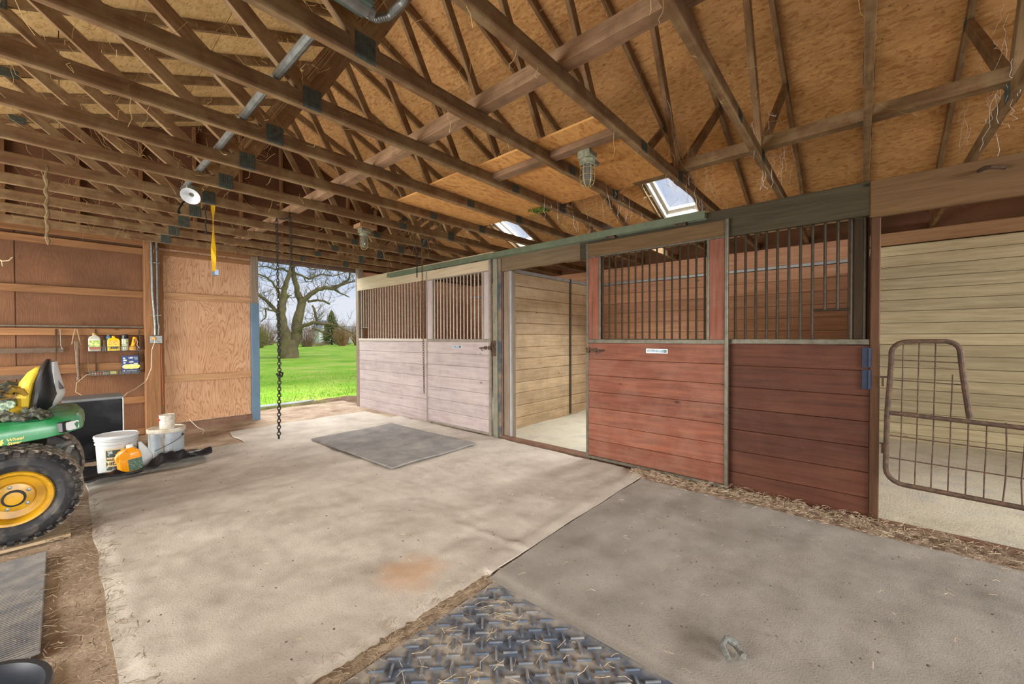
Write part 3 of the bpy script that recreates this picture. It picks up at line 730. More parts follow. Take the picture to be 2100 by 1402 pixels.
mb = MB(); mb.sheet(1.60, 3.72, 6.03, 6.93, 60, 30, lambda x, y: .012+.5*wav(x, y), .02, edgewarp(.04, 2.5))
o = mb.build('carpet', M['carpet']); tag(o, 'small tan carpet strip nearest the lawn doorway', 'carpet')
mb = MB(); mb.sheet(1.59, 3.66, -1.6, 1.585, 100, 150, lambda x, y: (.022+.6*wav(x, y))*max(.6, min(1, (x-1.59)/.06)), .03, edgewarp(.03, 2.0))
o = mb.build('carpet', M['carpet2']); tag(o, 'grey brown carpet in front of the red stall panels', 'carpet')
mb = MB()
mb.sheet(0, 1.21, 0, 1.83, 30, 40, lambda x, y: .052+.4*wav(x+2, y+3)+.008*nz(x*2, y*2), .018)
rotm = Matrix.Rotation(math.radians(2.0), 4, 'Z')
for v in mb.bm.verts: v.co = rotm @ v.co+Vector((2.225, 3.60, 0))
o = mb.build('rubber_mat', M['matrubber']); tag(o, 'flat grey rectangular mat lying on the tan carpet', 'mat')
# raised tread rubber mat
mt = thing('tread_mat', 'dark blue grey rubber mat with raised crosswise tread bars', 'mat', (.8, .9, 0))
mb = MB(); mb.sheet(-.6, 1.583, .05, 1.535, 40, 30, lambda x, y: .012+.003*nz(x*2, y*2), .012)
mb.mi = 1; sp = .0615; q2 = math.sqrt(.5)
for i in range(-40, 60):
    for j in range(-40, 60):
        a, b = i*sp, j*sp; x, y = (a-b)*q2+.4, (a+b)*q2+.35
        if not (.15 < x < 1.555 and .08 < y < 1.505): continue
        d = Vector((q2, q2, 0)) if (i+j) % 2 else Vector((-q2, q2, 0)); c = Vector((x, y, .0165)); L_ = min(.031, (1.575-x), (1.528-y))
        mb.beam(c-d*L_, c+d*L_, .009, .008, (0, 0, 1), .003)
mb.build('base_sheet', [M['tread'], plain('tread_bar_rubber', S(84, 94, 108), .5, 0, 0, 6, .1, S(140, 136, 128), .46, .68)], mt)
# ribbed mat at the left
def ribbed(label, x0, x1, y0, y1, z):
    mb = MB(); mb.box(x0, x1, y0, y1, z, z+.012, .002, axis=0)
    y = y0+.01
    while y < y1-.005: mb.beam((x0+.004, y, z+.0135), (x1-.004, y, z+.0135), .009, .007, (0, 0, 1), .002, rnd=.5); y += .0185
    o = mb.build('ribbed_mat', M['ribbed']); return tag(o, label, 'mat', 'ribbed rubber mats at the left')
ribbed('ribbed grey rubber mat in front of the yellow wheel', -1.2, -.075, 2.68, 3.90, .006)
ribbed('dusty ribbed mat partly under the black tub in the corner', -1.2, -.06, 1.5, 2.60, .004)
mb = MB(); mb.box(-.75, .03, 4.12, 4.42, .002, .022, .003, axis=0)
o = mb.build('ground_board', M['greywood']); tag(o, 'worn grey board under the tractor rear wheel', 'board')

# ================================================================ LAWN TRACTOR
green = plain('green_paint', S(30, 120, 66), .35, 0, 0, 6, 0, S(92, 148, 112), .45, .75, .5)
yellow = plain('yellow_paint', S(184, 138, 14), .4, 0, 0, 9, 0, S(134, 94, 26), .45, .75, .5)
vinyl = plain('yellow_vinyl', S(222, 188, 62), .45, 0, .12, 12)
tyre = plain('dusty_tyre', S(40, 40, 42), .65, 0, 0, 10, .1, S(92, 86, 78), .48, .72, .3)
tread = plain('dusty_tread', S(128, 116, 102), .85, 0, 0, 25, 0, S(84, 76, 66), .4, .65)
silver = plain('pale_grey_shell', S(206, 210, 212), .4, .1, .12, 8)
TR = thing('lawn_tractor', 'green and yellow lawn tractor with four wheel steer lettering parked at left', 'tractor', (-.6, 4.6, .02))
def wheel(nm, cx, y_out, sgn, R, W, rimr, parent):
    """wheel with its outer face at y_out, axle along y; sgn = outward direction"""
    c = (cx, y_out, R+.022); ax = (0, sgn, 0); k = R/.31
    m = MB(); m.lathe([(rimr, -.012*k), (rimr+.012, .004*k), (rimr+.05*k, .022*k), (R-.055*k, .016*k), (R-.03*k, -.008*k), (R-.012*k, -.04*k), (R-.010*k, -W+.04), (R-.03*k, -W+.01), (rimr+.04*k, -W-.01), (rimr, -W+.02)], c, ax, 56)
    m.mi = 1
    n_ = 30; C0 = Vector(c); A = Vector(ax)
    for row in range(5):
        for i in range(n_):
            a = 2*PI*(i+(row % 2)*.5)/n_; h0 = -.035*k-(W-.07)*row/4
            rd = Vector((math.cos(a), 0, math.sin(a))); tg = Vector((-math.sin(a), 0, math.cos(a))); sk = .35*(1 if row % 2 else -1)
            p = C0+rd*(R-.008*k)+A*h0; d = (tg+A*sk).normalized()*.021*k
            m.beam(p-d, p+d, (W-.07)/4*.8, .02*k, rd, .003)
    m.mi = 0
    for i in range(n_):                        # shoulder lugs
        a = 2*PI*(i+.25)/n_; rd = Vector((math.cos(a), 0, math.sin(a))); tg = Vector((-math.sin(a), 0, math.cos(a)))
        p = C0+rd*(R-.024*k)+A*(-.006*k); m.beam(p-tg*.015*k, p+tg*.015*k, .05*k, .018*k, (rd+A*.9).normalized(), .003)
    wo = m.build('wheel', [tyre, tread], parent)
    m = MB(); m.lathe([(rimr+.006, -.004), (rimr, .010), (rimr-.014, .008), (rimr-.026, -.012), (rimr-.034, -.055*k), (.095*k, -.062*k), (.088*k, -.04*k), (.05*k, -.03*k), (0, -.03*k)], c, ax, 40); m.build('rim', yellow, wo)
    m = MB(); m.lathe([(.052*k, -.03*k), (.052*k, -.012*k), (.041*k, -.010*k)], c, ax, 28); m.build('hub_ring', M['blackmatte'], wo)
    m = MB(); m.lathe([(.0405*k, -.03*k), (.0405*k, -.010*k), (0, -.006*k)], c, ax, 24); m.build('hub_cap', yellow, wo)
    for i in range(5):
        a = 2*PI*i/5+.55; p = Vector(c)+Vector((math.cos(a), 0, math.sin(a)))*.073*k+A*(-.034*k)
        m = MB(); m.lathe([(.011*k, -.004), (.011*k, .008), (.0, .010)], p, ax, 6, False); m.build('lug_nut', M['galv'], wo)
    return wo
wheel('rear', -.215, 4.135, -1, .312, .29, .172, TR); wheel('rear', -.19, 5.25, 1, .312, .29, .172, TR)
wheel('front', -1.55, 4.25, -1, .20, .19, .10, TR); wheel('front', -1.55, 5.12, 1, .20, .19, .10, TR)
# rear deck and fenders
def outline(ins, z, zt=0):
    pts = []
    x0, x1, y0, y1, r = -1.02+ins*.3, .10-ins, 4.135+ins, 5.075-ins, .16
    corner = [(x0, y0)]
    for i in range(9): a = -PI/2+PI/2*i/8; corner.append((x1-r*1.1+r*1.1*math.cos(a), y0+r+r*math.sin(a)))
    corner.append((x1+.018, (y0+y1)/2))
    for i in range(9): a = PI/2*i/8; corner.append((x1-r*1.1+r*1.1*math.cos(a), y1-r+r*math.sin(a)))
    corner.append((x0, y1))
    for (x, y) in corner: pts.append((x, y, z+zt*max(-.35, (x+.30))))
    return pts
mb = MB(); mb.loft([outline(.02, .666, .16), outline(.0, .675, .15), outline(.0, .735, .11), outline(.006, .775, .10), outline(.022, .802, .09), outline(.06, .818, .08)]); mb.build('fender_deck', green, TR)
mb = MB(); rings = []
for i in range(9):
    a = PI*i/8; rings.append([(.075-.13+.13*math.cos(a*.0)-.0, 4.60-.21*math.cos(a), .80), ])
arch = []
for xx, s in ((-.10, .9), (.0, 1.0), (.05, .88)):
    arch.append([(xx, 4.62-.20*s*math.cos(PI*i/10), .80+.075*s*math.sin(PI*i/10)) for i in range(11)])
mb.loft(arch); mb.build('rear_cowl', plain('dusty_green', S(96, 112, 84), .5, 0, .25, 9), TR)
# tail lamp on the rounded near corner
LP = Vector((.035, 4.195, .765)); dn = Vector((.80, -.60, .05)).normalized(); du = Vector((0, 0, 1)); ds = dn.cross(du).normalized()
def lampbox(m, w0, h0, d0, d1): m.beam(LP+dn*d0, LP+dn*d1, w0, h0, du, .008)
mb = MB(); lampbox(mb, .15, .075, -.05, .012); mb.build('lamp_bezel', M['black'], TR)
mb = MB(); lampbox(mb, .095, .058, .0, .02); o = mb.build('tail_lamp', plain('clear_lens', S(226, 230, 232), .15, 0, .06, 15), TR); o['label'] = 'clear white tail lamp lens'
gold = plain('gold_lettering', S(214, 190, 96), .4)
text('lettering_four', '4', .052, gold, TR, (-.268, 4.1335, .694), (1, 0, .07), (.12, 0, 1), .0008, 1.25, .0012)
text('lettering_wheel', 'Wheel', .026, gold, TR, (-.205, 4.1335, .717), (1, 0, .10), (.2, 0, 1), .0008, 1.0, .0006)
text('lettering_steer', 'Steer', .026, gold, TR, (-.208, 4.1335, .693), (1, 0, .10), (.2, 0, 1), .0008, 1.05, .0006)
# chassis, hitch and hydraulics under the deck
mb = MB(); mb.box(-1.9, -.08, 4.42, 4.80, .30, .60, .02); mb.box(-.12, .03, 4.50, 4.74, .26, .40, .01); mb.tube([(-.2, 4.2, .33), (-.2, 5.1, .33)], .05, 10); mb.build('chassis', M['blackmatte'], TR)
mb = MB(); mb.tube([(.0, 4.48, .50), (.02, 4.62, .52)], .03, 10); mb.tube([(-.02, 4.56, .56), (.03, 4.66, .56)], .022, 8); mb.lathe([(0, 0), (.026, .0), (.026, .03), (0, .03)], (.03, 4.72, .52), (1, 0, 0), 12); mb.box(.0, .02, 4.66, 4.70, .36, .50, .003); mb.build('hydraulic_fittings', M['galv'], TR)
# hood, steering wheel
mb = MB(); mb.loft([[(x, 4.62+s*.27*math.cos(PI*i/8)*1.0, .42+h*(1 if 0 < i < 8 else 0)*(.75+.25*math.sin(PI*i/8))) for i in range(9)] for x, s, h in ((-1.02, .9, .50), (-1.4, 1, .48), (-1.85, .95, .42), (-1.98, .8, .32))]); mb.build('hood', green, TR)
mb = MB(); mb.tube([(-.86+.05*math.cos(a), 4.62+.19*math.sin(a), 1.08+.16*math.cos(a)) for a in [2*PI*i/24 for i in range(25)]], .014, 8); mb.tube([(-1.08, 4.62, .86), (-.86, 4.62, 1.08)], .02, 8); mb.build('steering_wheel', M['black'], TR)
# seat
seat_y = 4.62
def ell(cx, cz, hw, fd, bd, tilt=0, n=20):
    r = []
    for i in range(n):
        a = 2*PI*i/n; c, s_ = math.cos(a), math.sin(a)
        r.append((cx+(bd if c > 0 else fd)*math.copysign(abs(c)**.8, c), seat_y+hw*math.copysign(abs(s_)**.7, s_), cz-tilt*c))
    return r
mb = MB(); mb.loft([ell(-.135, .83, .16, .03, .05), ell(-.125, .88, .21, .045, .085), ell(-.11, .97, .225, .045, .10), ell(-.10, 1.06, .22, .04, .075), ell(-.085, 1.15, .185, .03, .045), ell(-.07, 1.20, .135, .022, .025), ell(-.065, 1.222, .07, .012, .012)])
sh = mb.build('seat_back_shell', M['black'], TR)
mb = MB()
def back_ring(z, cx, hw, bd): return [(cx+bd*(1-(j/4)**2*.45)+.004+.0*j, seat_y+hw*.72*j/4, z) for j in range(-4, 5)]
rr_ = [back_ring(.835, -.13, .15, .05), back_ring(.90, -.12, .20, .098), back_ring(.965, -.11, .215, .112), back_ring(1.06, -.10, .21, .085), back_ring(1.15, -.085, .175, .055), back_ring(1.205, -.07, .125, .033)]
fr_ = [[(x+.014, y, z) for (x, y, z) in r] for r in rr_]
mb.loft([a+list(reversed(b)) for a, b in zip(rr_, fr_)]); mb.build('seat_back_cover', silver, sh)
mb = MB()
for z0, z1 in ((1.00, 1.09), (1.10, 1.135)):
    mb.loft([[(-.1+.095+.02-(z0-.97)*.32, seat_y-.12, z0), (-.1+.125-(z0-.97)*.32, seat_y-.0, z0), (-.1+.125-(z1-.97)*.32, seat_y, z1), (-.1+.095+.02-(z1-.97)*.32, seat_y-.10, z1)], [(-.1+.088+.012-(z0-.97)*.32, seat_y-.12, z0), (-.1+.11-(z0-.97)*.32, seat_y-.0, z0), (-.1+.11-(z1-.97)*.32, seat_y, z1), (-.1+.088+.012-(z1-.97)*.32, seat_y-.10, z1)]], smooth=False)
mb.build('back_slot', M['black'], sh)
mb = MB(); mb.loft([ell(-.165, .865, .14, .02, .02), ell(-.17, .90, .185, .05, .03), ell(-.165, .98, .20, .06, .03), ell(-.15, 1.06, .19, .055, .03), ell(-.125, 1.13, .15, .04, .03), ell(-.105, 1.165, .09, .02, .02)]); mb.build('back_cushion', vinyl, TR)
mb = MB(); mb.loft([ell(-.36, .825, .17, .15, .15), ell(-.36, .835, .21, .20, .19), ell(-.36, .875, .225, .22, .21), ell(-.36, .90, .20, .19, .18), ell(-.36, .908, .12, .1, .1)]); mb.build('seat_cushion', vinyl, TR)
mb = MB(); mb.box(-.5, -.18, 4.47, 4.77, .79, .832, .008); mb.tube([(-.3, 4.40, .80), (-.3, 4.40, .86)], .03, 10); mb.build('seat_base', silver, TR)
# things lying on the tractor
cloth = plain('green_white_cloth', S(186, 200, 172), .9, 0, 0, 60, .3, S(96, 120, 104), .42, .6)
mb = MB(); pts = []
for t in range(4):
    zz = .905+.013*t
    mb.loft([[(-.58+.34*u+.012*nz(u*5, t), 4.395+.012*nz(u*4, t, 2)+.16*v, zz+.010*math.cos(PI*(v-.5))-.02*(abs(v-.5)*2)**4+.005*nz(u*9, v*9, t)) for v in [j/6 for j in range(7)]]+[(-.58+.34*u, 4.395+.16*v, zz-.004) for v in [j/6 for j in range(6, -1, -1)]] for u in [i/14 for i in range(15)]])
mb.tube([(-.24, 4.39+.16*j/5, .925+.004*nz(j*1.0, 3)) for j in range(6)], .028, 10)
o = mb.build('folded_cloth', cloth); tag(o, 'folded green and white cloth lying on the tractor seat', 'cloth')
glv = plain('dark_glove_fabric', S(48, 50, 42), .85, 0, 0, 45, .3, S(122, 122, 92), .5, .72); cuffm = plain('glove_cuff_edge', S(128, 138, 120), .9, 0, .3, 50)
def glove(label, c, rot, sc, mats, palm_h=.04):
    R_ = Matrix.Translation(Vector(c)) @ Matrix.Rotation(rot, 4, 'Z') @ Matrix.Scale(sc, 4)
    t = thing('work_glove', label, 'glove', c, 'work gloves on the tractor')
    def P(l): return [R_ @ Vector(p) for p in l]
    mb = MB()
    for i, (y, L_, b) in enumerate(((-.045, .075, .02), (-.016, .09, .03), (.014, .085, .022), (.042, .065, .012))):
        mb.tube(P([(.05, y, .035), (.08, y*1.15, .045+b*.6), (.05+L_*.75, y*1.3, .04+b*.3), (.05+L_, y*1.35, .018)]), [.019*sc, .018*sc, .016*sc, .010*sc], 8)
    mb.tube(P([(-.01, -.055, .03), (.03, -.085, .035), (.065, -.095, .022)]), [.02*sc, .019*sc, .011*sc], 8)
    mb.loft([[tuple(R_ @ Vector((x, hw*math.cos(a), .03+hh*math.sin(a)+.006*nz(x*40, a*2)))) for a in [2*PI*i/14 for i in range(14)]] for x, hw, hh in ((-.10, .045, .026), (-.06, .05, .026), (-.01, .062, .03), (.035, .064, .03), (.06, .055, .024))])
    mb.build('glove_body', mats[0], t)
    mb = MB(); ring = [R_ @ Vector((-.10, .049*math.cos(a), .03+.03*math.sin(a))) for a in [2*PI*i/18 for i in range(19)]]; mb.tube(ring, .006*sc, 6); ring = [R_ @ Vector((-.115, .055*math.cos(a), .032+.034*math.sin(a))) for a in [2*PI*i/18 for i in range(19)]]; mb.tube(ring, .0045*sc, 6); mb.build('cuff', mats[1], t)
    return t
glove('crumpled dark glove with pale seams on the near fender', (-.175, 4.265, .815), -.45, 1.0, (glv, cuffm))
mb = MB(); R0 = random.Random(4)
for i in range(9):
    a = R0.uniform(0, 6.28); p = Vector((-.17+R0.uniform(-.07, .06), 4.27+R0.uniform(-.04, .05), .835+R0.uniform(0, .035)))
    q = p+Vector((math.cos(a)*.06, math.sin(a)*.04, R0.uniform(-.01, .015))); mb.tube([p, (p+q)/2+Vector((0, 0, .018)), q], [.012, .02, .010], 8)
o = mb.build('work_glove', plain('grey_glove', S(96, 98, 84), .9, 0, 0, 40, .3, S(44, 46, 40), .45, .65)); tag(o, 'bunched grey glove heaped on top of the dark glove', 'glove', 'work gloves on the tractor')
yb = plain('mustard_and_black_glove', S(150, 118, 40), .8, 0, 0, 14, 0, S(40, 38, 26), .44, .58); gc = plain('grey_cuff', S(140, 146, 142), .8)
glove('black and mustard glove with open cuff on the tractor seat', (-.335, 4.46, .955), .25, 1.25, (yb, gc)); glove('dark glove with grey rimmed cuff farther back on the tractor seat', (-.36, 4.60, .975), .15, 1.3, (glv, gc))

# ================================================================ MINI FRIDGE, BUCKETS, TARP
F = thing('mini_fridge', 'black mini fridge with grey top against the end wall', 'fridge', (.25, 6.75, 0))
blk = plain('scuffed_black', S(16, 16, 19), .28, 0, 0, 5, 0, S(40, 40, 42), .5, .72, .18)
mb = MB(); mb.box(0, .475, 6.53, 6.98, .02, .665, .012); mb.build('cabinet', blk, F)
mb = MB(); mb.box(-.005, .48, 6.52, 6.99, .667, .70, .008); mb.build('top_panel', plain('grey_top', S(112, 114, 114), .45, 0, .2, 6), F)
mb = MB(); mb.box(-.003, .466, 6.475, 6.527, .03, .672, .014); mb.build('door', blk, F)
mb = MB(); mb.box(.467, .477, 6.474, 6.529, .03, .684, .004); mb.build('door_edge', plain('pale_edge', S(196, 194, 190), .4), F)
mb = MB(); mb.box(.02, .45, 6.49, 6.55, -.005, .022, .004); mb.build('plinth', M['blackmatte'], F)

tarpm = plain('black_tarp', S(22, 22, 26), .38, 0, .25, 10, .15, spec=.5)
def tarpz(x, y):
    u = (x-.08)/1.0; fr = 5.20+.27*u+.03*nz(x*6, 3)
    d = y-fr
    roll = (.085+.05*max(0, math.sin(PI*min(1, max(0, (u-.35)/.6)))))*math.exp(-((d-.05)/.07)**2)
    free = 1.0
    for (ox, oy, orr) in ((.36, 5.63, .15), (.445, 5.435, .09), (.775, 5.88, .17), (.565, 5.60, .06)):
        free = min(free, max(0, min(1, (math.hypot(x-ox, y-oy)-orr)/.06)))
    return .047+free*(roll*(1+.5*nz(x*9, y*9))+.014*abs(nz(x*14, y*12, 4))+.004*nz(x*30, y*30))
mb = MB(); mb.sheet(.06, 1.06, 5.20, 6.02, 70, 56, tarpz, .02, lambda x, y, u, v: (x+.05*nz(y*5, 1)+(.05*(1-v) if u > .85 else 0), y+.27*u*(1-v)+.03*nz(x*6, y*3)), smooth=False)
TARP = mb.build('tarp', tarpm); tag(TARP, 'crumpled black plastic tarp under the buckets', 'tarp')

def blabel(mb, c, r, a0, a1, z0, z1, n=14, dr=.0012):
    c = Vector(c); A = [(c.x+(r+dr)*math.cos(a0+(a1-a0)*i/n), c.y+(r+dr)*math.sin(a0+(a1-a0)*i/n)) for i in range(n+1)]
    for i in range(n): mb.quad((*A[i], z0), (*A[i+1], z0), (*A[i+1], z1), (*A[i], z1), .5)
bx, by = .36, 5.63; BK = thing('plastic_bucket', 'white plastic bucket of primer with label on the black tarp', 'bucket', (bx, by, .05))
wp = plain('white_plastic', S(178, 180, 178), .45, 0, .1, 8)
mb = MB(); mb.lathe([(0, .05), (.130, .05), (.137, .06), (.150, .33), (.158, .335), (.158, .345), (.152, .35), (.153, .365), (.161, .37), (.161, .38), (.153, .385), (.153, .40)], (bx, by, 0), (0, 0, 1), 40); mb.build('bucket_body', wp, BK)
mb = MB(); mb.lathe([(.153, .395), (.165, .395), (.167, .402), (.165, .416), (.155, .420), (.150, .412), (.0, .409)], (bx, by, 0), (0, 0, 1), 40); mb.build('lid', plain('white_lid', S(196, 200, 202), .4, 0, .06, 12), BK)
def blab(a0, a1, z0, z1, dr, mat, nm, lab=None):
    m = MB(); c = Vector((bx, by, 0)); n_ = 14; rows = []
    for z in (z0, z1):
        r = .137+(.013*(z-.06)/.27)+dr; rows.append([(bx+r*math.cos(a0+(a1-a0)*i/n_), by+r*math.sin(a0+(a1-a0)*i/n_), z) for i in range(n_+1)])
    m.loft(rows, close=False, cap=False); o = m.build(nm, mat, BK)
    if lab: o['label'] = lab
    return o
D = math.radians
tanlab = plain('tan_label', S(196, 178, 132), .6, 0, .12, 30); blab(D(-128), D(-28), .085, .30, .0008, plain('cream_label', S(178, 164, 128), .6, 0, .1, 40), 'paper_label')
blab(D(-125), D(-84), .09, .285, .0014, plain('dark_label', S(54, 64, 60), .6, 0, 0, 28, 0, S(150, 162, 154), .56, .60), 'label_band')
blab(D(-123), D(-86), .125, .215, .0020, tanlab, 'label_panel')
dk = plain('label_ink', S(44, 40, 30), .6)
def curved_text(nm, body, size, a, z, rad, mat, parent, cx, cy):
    tx = text(nm, body, size, mat, parent, (cx, cy, z), (1, 0, 0), (0, 0, 1), .0003, 1.0, .0006)
    off = rootloc(parent)
    for v in tx.data.vertices:
        p = v.co+off; s_ = p.x-cx; th = a+s_/rad; v.co = Vector((cx+(rad)*math.cos(th), cy+rad*math.sin(th), p.z))-off
    return tx
curved_text('lettering_master', 'MASTER', .026, D(-104), .183, .1475, dk, BK, bx, by); curved_text('lettering_hide', 'HIDE', .046, D(-104), .138, .1455, dk, BK, bx, by)
mb = MB(); mb.tube([(bx+.150*math.cos(t), by+.150*math.sin(t), .33-.10*abs(math.sin((t-D(-60))*1.0))) for t in [D(-60+110*i/12) for i in range(13)]], .003, 6); mb.build('bail_handle', M['galv'], BK)
# metal pail
px, py = .775, 5.88; PB = thing('metal_pail', 'dented white metal pail with rust streaks and wire bail', 'bucket', (px, py, .03))
k = N('streaked_white_metal'); p = k.obj((1, 1, .08)); a = k.noise(p, 22, 4, .6); b = k.noise(k.obj((1, 1, 1)), 9, 5, .6)
col = k.mix(k.ramp(b, [(.35, S(170, 178, 182)), (.7, S(146, 154, 158))]), S(142, 104, 48), k.ramp(a, [(.54, (0, 0, 0)), (.62, (.85, .85, .85))]))
pailm = k.done(col, .4, .2, b, .1, .01)
mb = MB(); mb.lathe([(0, .03), (.148, .03), (.153, .036), (.156, .32), (.160, .325)], (px, py, 0), (0, 0, 1), 40); mb.build('pail_body', pailm, PB)
mb = MB(); mb.lathe([(.157, .315), (.166, .315), (.168, .325), (.168, .352), (.160, .358), (.155, .348), (0, .346)], (px, py, 0), (0, 0, 1), 40); mb.build('lid', plain('dusty_lid', S(206, 200, 186), .6, 0, 0, 14, .1, S(170, 154, 128)), PB)
mb = MB(); e1 = Vector((px+.160*math.cos(D(-38)), py+.160*math.sin(D(-38)), .27)); mb.lathe([(0, 0), (.016, 0), (.012, .01), (0, .012)], e1, (math.cos(D(-38)), math.sin(D(-38)), 0), 12)
e2 = Vector((px+.165*math.cos(D(205)), py+.165*math.sin(D(205)), .14)); mb.tube([e1+Vector((.008, -.006, 0))]+[Vector((px+.172*math.cos(D(-38-9.5*i)), py+.172*math.sin(D(-38-9.5*i)), .27-.014*i)) for i in range(1, 11)], .0028, 6)
mb.build('bail_handle', M['rust'], PB)
PB.location.z += .020
# paint can
qx, qy = .775, 5.83; QC = thing('paint_can', 'small dripped white paint can standing on the metal pail', 'can', (qx, qy, .359))
mb = MB(); mb.lathe([(0, .348), (.062, .348), (.066, .352), (.068, .49), (.071, .494), (.071, .504), (.064, .506), (.062, .497), (0, .495)], (qx, qy, 0), (0, 0, 1), 32); mb.build('can_body', plain('dripped_can', S(204, 198, 182), .5, 0, 0, 30, .1, S(168, 160, 142)), QC)
mb = MB(); mb.lathe([(0, 0), (.012, 0), (.009, .006), (0, .007)], (qx-.066, qy-.018, .455), (-1, -.27, 0), 10); mb.build('red_tag', plain('red_cap', S(186, 40, 44), .4), QC)
QC.location.z += .020
# orange jug
jx, jy = .445, 5.435; JG = thing('plastic_jug', 'amber oil jug with dark green label leaning on the white bucket', 'jug', (jx, jy, .05))
amber = N('amber_plastic').done(S(226, 146, 20), .25, spec=.5)
def rrect(cx, cy, hx, hy, z, r=.35, n=6):
    o = []
    for sx, sy, a0 in ((1, 1, 0), (-1, 1, 90), (-1, -1, 180), (1, -1, 270)):
        for i in range(n+1): a = D(a0+90*i/n); rr2 = min(hx, hy)*r; o.append((cx+sx*(hx-rr2)+rr2*math.cos(a), cy+sy*(hy-rr2)+rr2*math.sin(a), z))
    return o
mb = MB(); mb.loft([rrect(jx, jy, .078, .045, .052), rrect(jx, jy, .086, .052, .062), rrect(jx, jy, .086, .052, .17), rrect(jx+.005, jy, .083, .050, .225), rrect(jx+.012, jy, .066, .045, .262), rrect(jx+.02, jy, .03, .03, .285), rrect(jx+.02, jy, .024, .024, .30)]); 
mb.tube([(jx-.02, jy-.02, .285), (jx-.062, jy-.025, .27), (jx-.085, jy-.025, .235), (jx-.082, jy-.02, .19)], .020, 10); mb.lathe([(0, -.022), (.04, -.02), (.046, 0), (.04, .02), (0, .022)], (jx-.035, jy-.032, .235), (0, 1, 0), 20); mb.build('jug_body', amber, JG)
mb = MB(); mb.box(jx-.02, jx+.084, jy-.0545, jy-.0525, .075, .19, .0005, axis=0); o = mb.build('paper_label', plain('green_label', S(62, 88, 70), .5, 0, 0, 90, 0, S(150, 160, 140), .56, .62), JG)
mb = MB(); mb.lathe([(.025, .298), (.026, .302), (.026, .325), (0, .328)], (jx+.02, jy, 0), (0, 0, 1), 16); mb.build('cap', plain('pale_cap', S(226, 224, 210), .4), JG)
JG.rotation_euler = (D(0), D(-6), D(8))
mb = MB(); mb.loft([rrect(.575, 5.60, .05, .028, .06), rrect(.575, 5.60, .052, .03, .16), rrect(.55, 5.60, .035, .026, .24), rrect(.525, 5.60, .012, .012, .31)]); o = mb.build('plastic_bottle', wp); tag(o, 'white tapering bottle between the bucket and the metal pail', 'bottle')

# black tub with blue twine at the lower left corner
TB = thing('rubber_tub', 'black rubber tub in the corner beside the ribbed mat', 'tub', (-.26, 1.84, 0))
mb = MB(); mb.lathe([(0, .02), (.17, .02), (.18, .03), (.20, .335), (.215, .345), (.212, .36), (.198, .358), (.185, .33), (.165, .05), (0, .045)], (-.24, 1.85, 0), (0, 0, 1), 40); mb.build('tub_body', plain('tub_rubber', S(44, 46, 52), .4, 0, .2, 9), TB)
R1 = random.Random(5); mb = MB(); p = Vector((-.33, 2.06, .35)); pts = [p]
for i in range(40): p = Vector((-.33+.09*math.sin(i*.9)+.03*R1.uniform(-1, 1), 2.08+.03*math.cos(i*1.3), .345+.05*abs(math.sin(i*.37)))); pts.append(p)
pts += [Vector((-.20, 2.09, .36)), Vector((-.16, 2.07, .30)), Vector((-.15, 2.08, .2))]
mb.tube(pts, .006, 6); o = mb.build('blue_twine', plain('blue_twine', S(64, 132, 160), .8, 0, .35, 80)); tag(o, 'tangle of blue twine on the rim of the black tub', 'twine')
# scrap of grey rope on the carpet
mb = MB(); mb.tube([(1.80, .40, .045), (1.835, .435, .075), (1.87, .43, .085), (1.895, .40, .06), (1.88, .375, .045), (1.86, .36, .05)], .012, 8); mb.tube([(1.87, .43, .08), (1.90, .425, .07), (1.925, .40, .05)], .011, 8)
o = mb.build('rope_scrap', plain('grey_rope', S(112, 112, 106), .9, 0, .4, 90, .3)); tag(o, 'short knot of grey rope on the near carpet', 'rope')

# ================================================================ CEILING FIXTURES
jar = N('jar_glass'); jar.b.inputs['Transmission Weight'].default_value = .85; jarglass = jar.done(S(236, 236, 226), .08, spec=.5)
casting = plain('grey_green_casting', S(128, 134, 112), .55, .3, 0, 30, .1, S(166, 162, 136))
brass = plain('dusty_cage', S(170, 152, 100), .5, .4, .3, 40)
bulbm = plain('white_bulb', S(236, 236, 230), .4)
def caged_lamp(label, x, y, z, cond=None):
    t = thing('caged_lamp', label, 'ceiling light', (x, y, z), 'caged barn lamps')
    mb = MB(); mb.box(x-.055, x+.055, y-.05, y+.05, z-.055, z, .006); mb.lathe([(.05, -.055), (.056, -.06), (.056, -.085), (.044, -.092), (.044, -.10)], (x, y, z), (0, 0, 1), 24); mb.lathe([(.0, .0), (.018, .0), (.018, .03)], (x+.055, y, z-.03), (1, 0, 0), 12)
    mb.build('lamp_base', casting, t)
    mb = MB(); mb.lathe([(.038, -.09), (.040, -.13), (.040, -.19), (.034, -.222), (.018, -.236), (0, -.239)], (x, y, z), (0, 0, 1), 24); mb.build('glass_jar', jarglass, t)
    mb = MB(); mb.lathe([(.016, -.09), (.016, -.135), (.027, -.15), (.031, -.175), (.027, -.205), (.012, -.216), (0, -.218)], (x, y, z), (0, 0, 1), 20); mb.build('bulb', bulbm, t)
    mb = MB()
    for i in range(6):
        a = 2*PI*i/6; c_, s_ = math.cos(a), math.sin(a)
        mb.tube([(x+r*c_, y+r*s_, z+h) for r, h in ((.048, -.09), (.052, -.14), (.052, -.20), (.042, -.238), (.02, -.256), (0, -.26))], .0028, 6)
    for r, h in ((.051, -.125), (.053, -.175), (.048, -.22)): mb.tube([(x+r*math.cos(a), y+r*math.sin(a), z+h) for a in [2*PI*i/20 for i in range(21)]], .0026, 6)
    mb.build('wire_cage', brass, t); return t
caged_lamp('caged jar lamp hanging under the pressed board ceiling', 2.585, 1.53, 2.742)
caged_lamp('caged jar lamp hanging farther down toward the lawn doorway', 2.53, 4.70, 2.742)
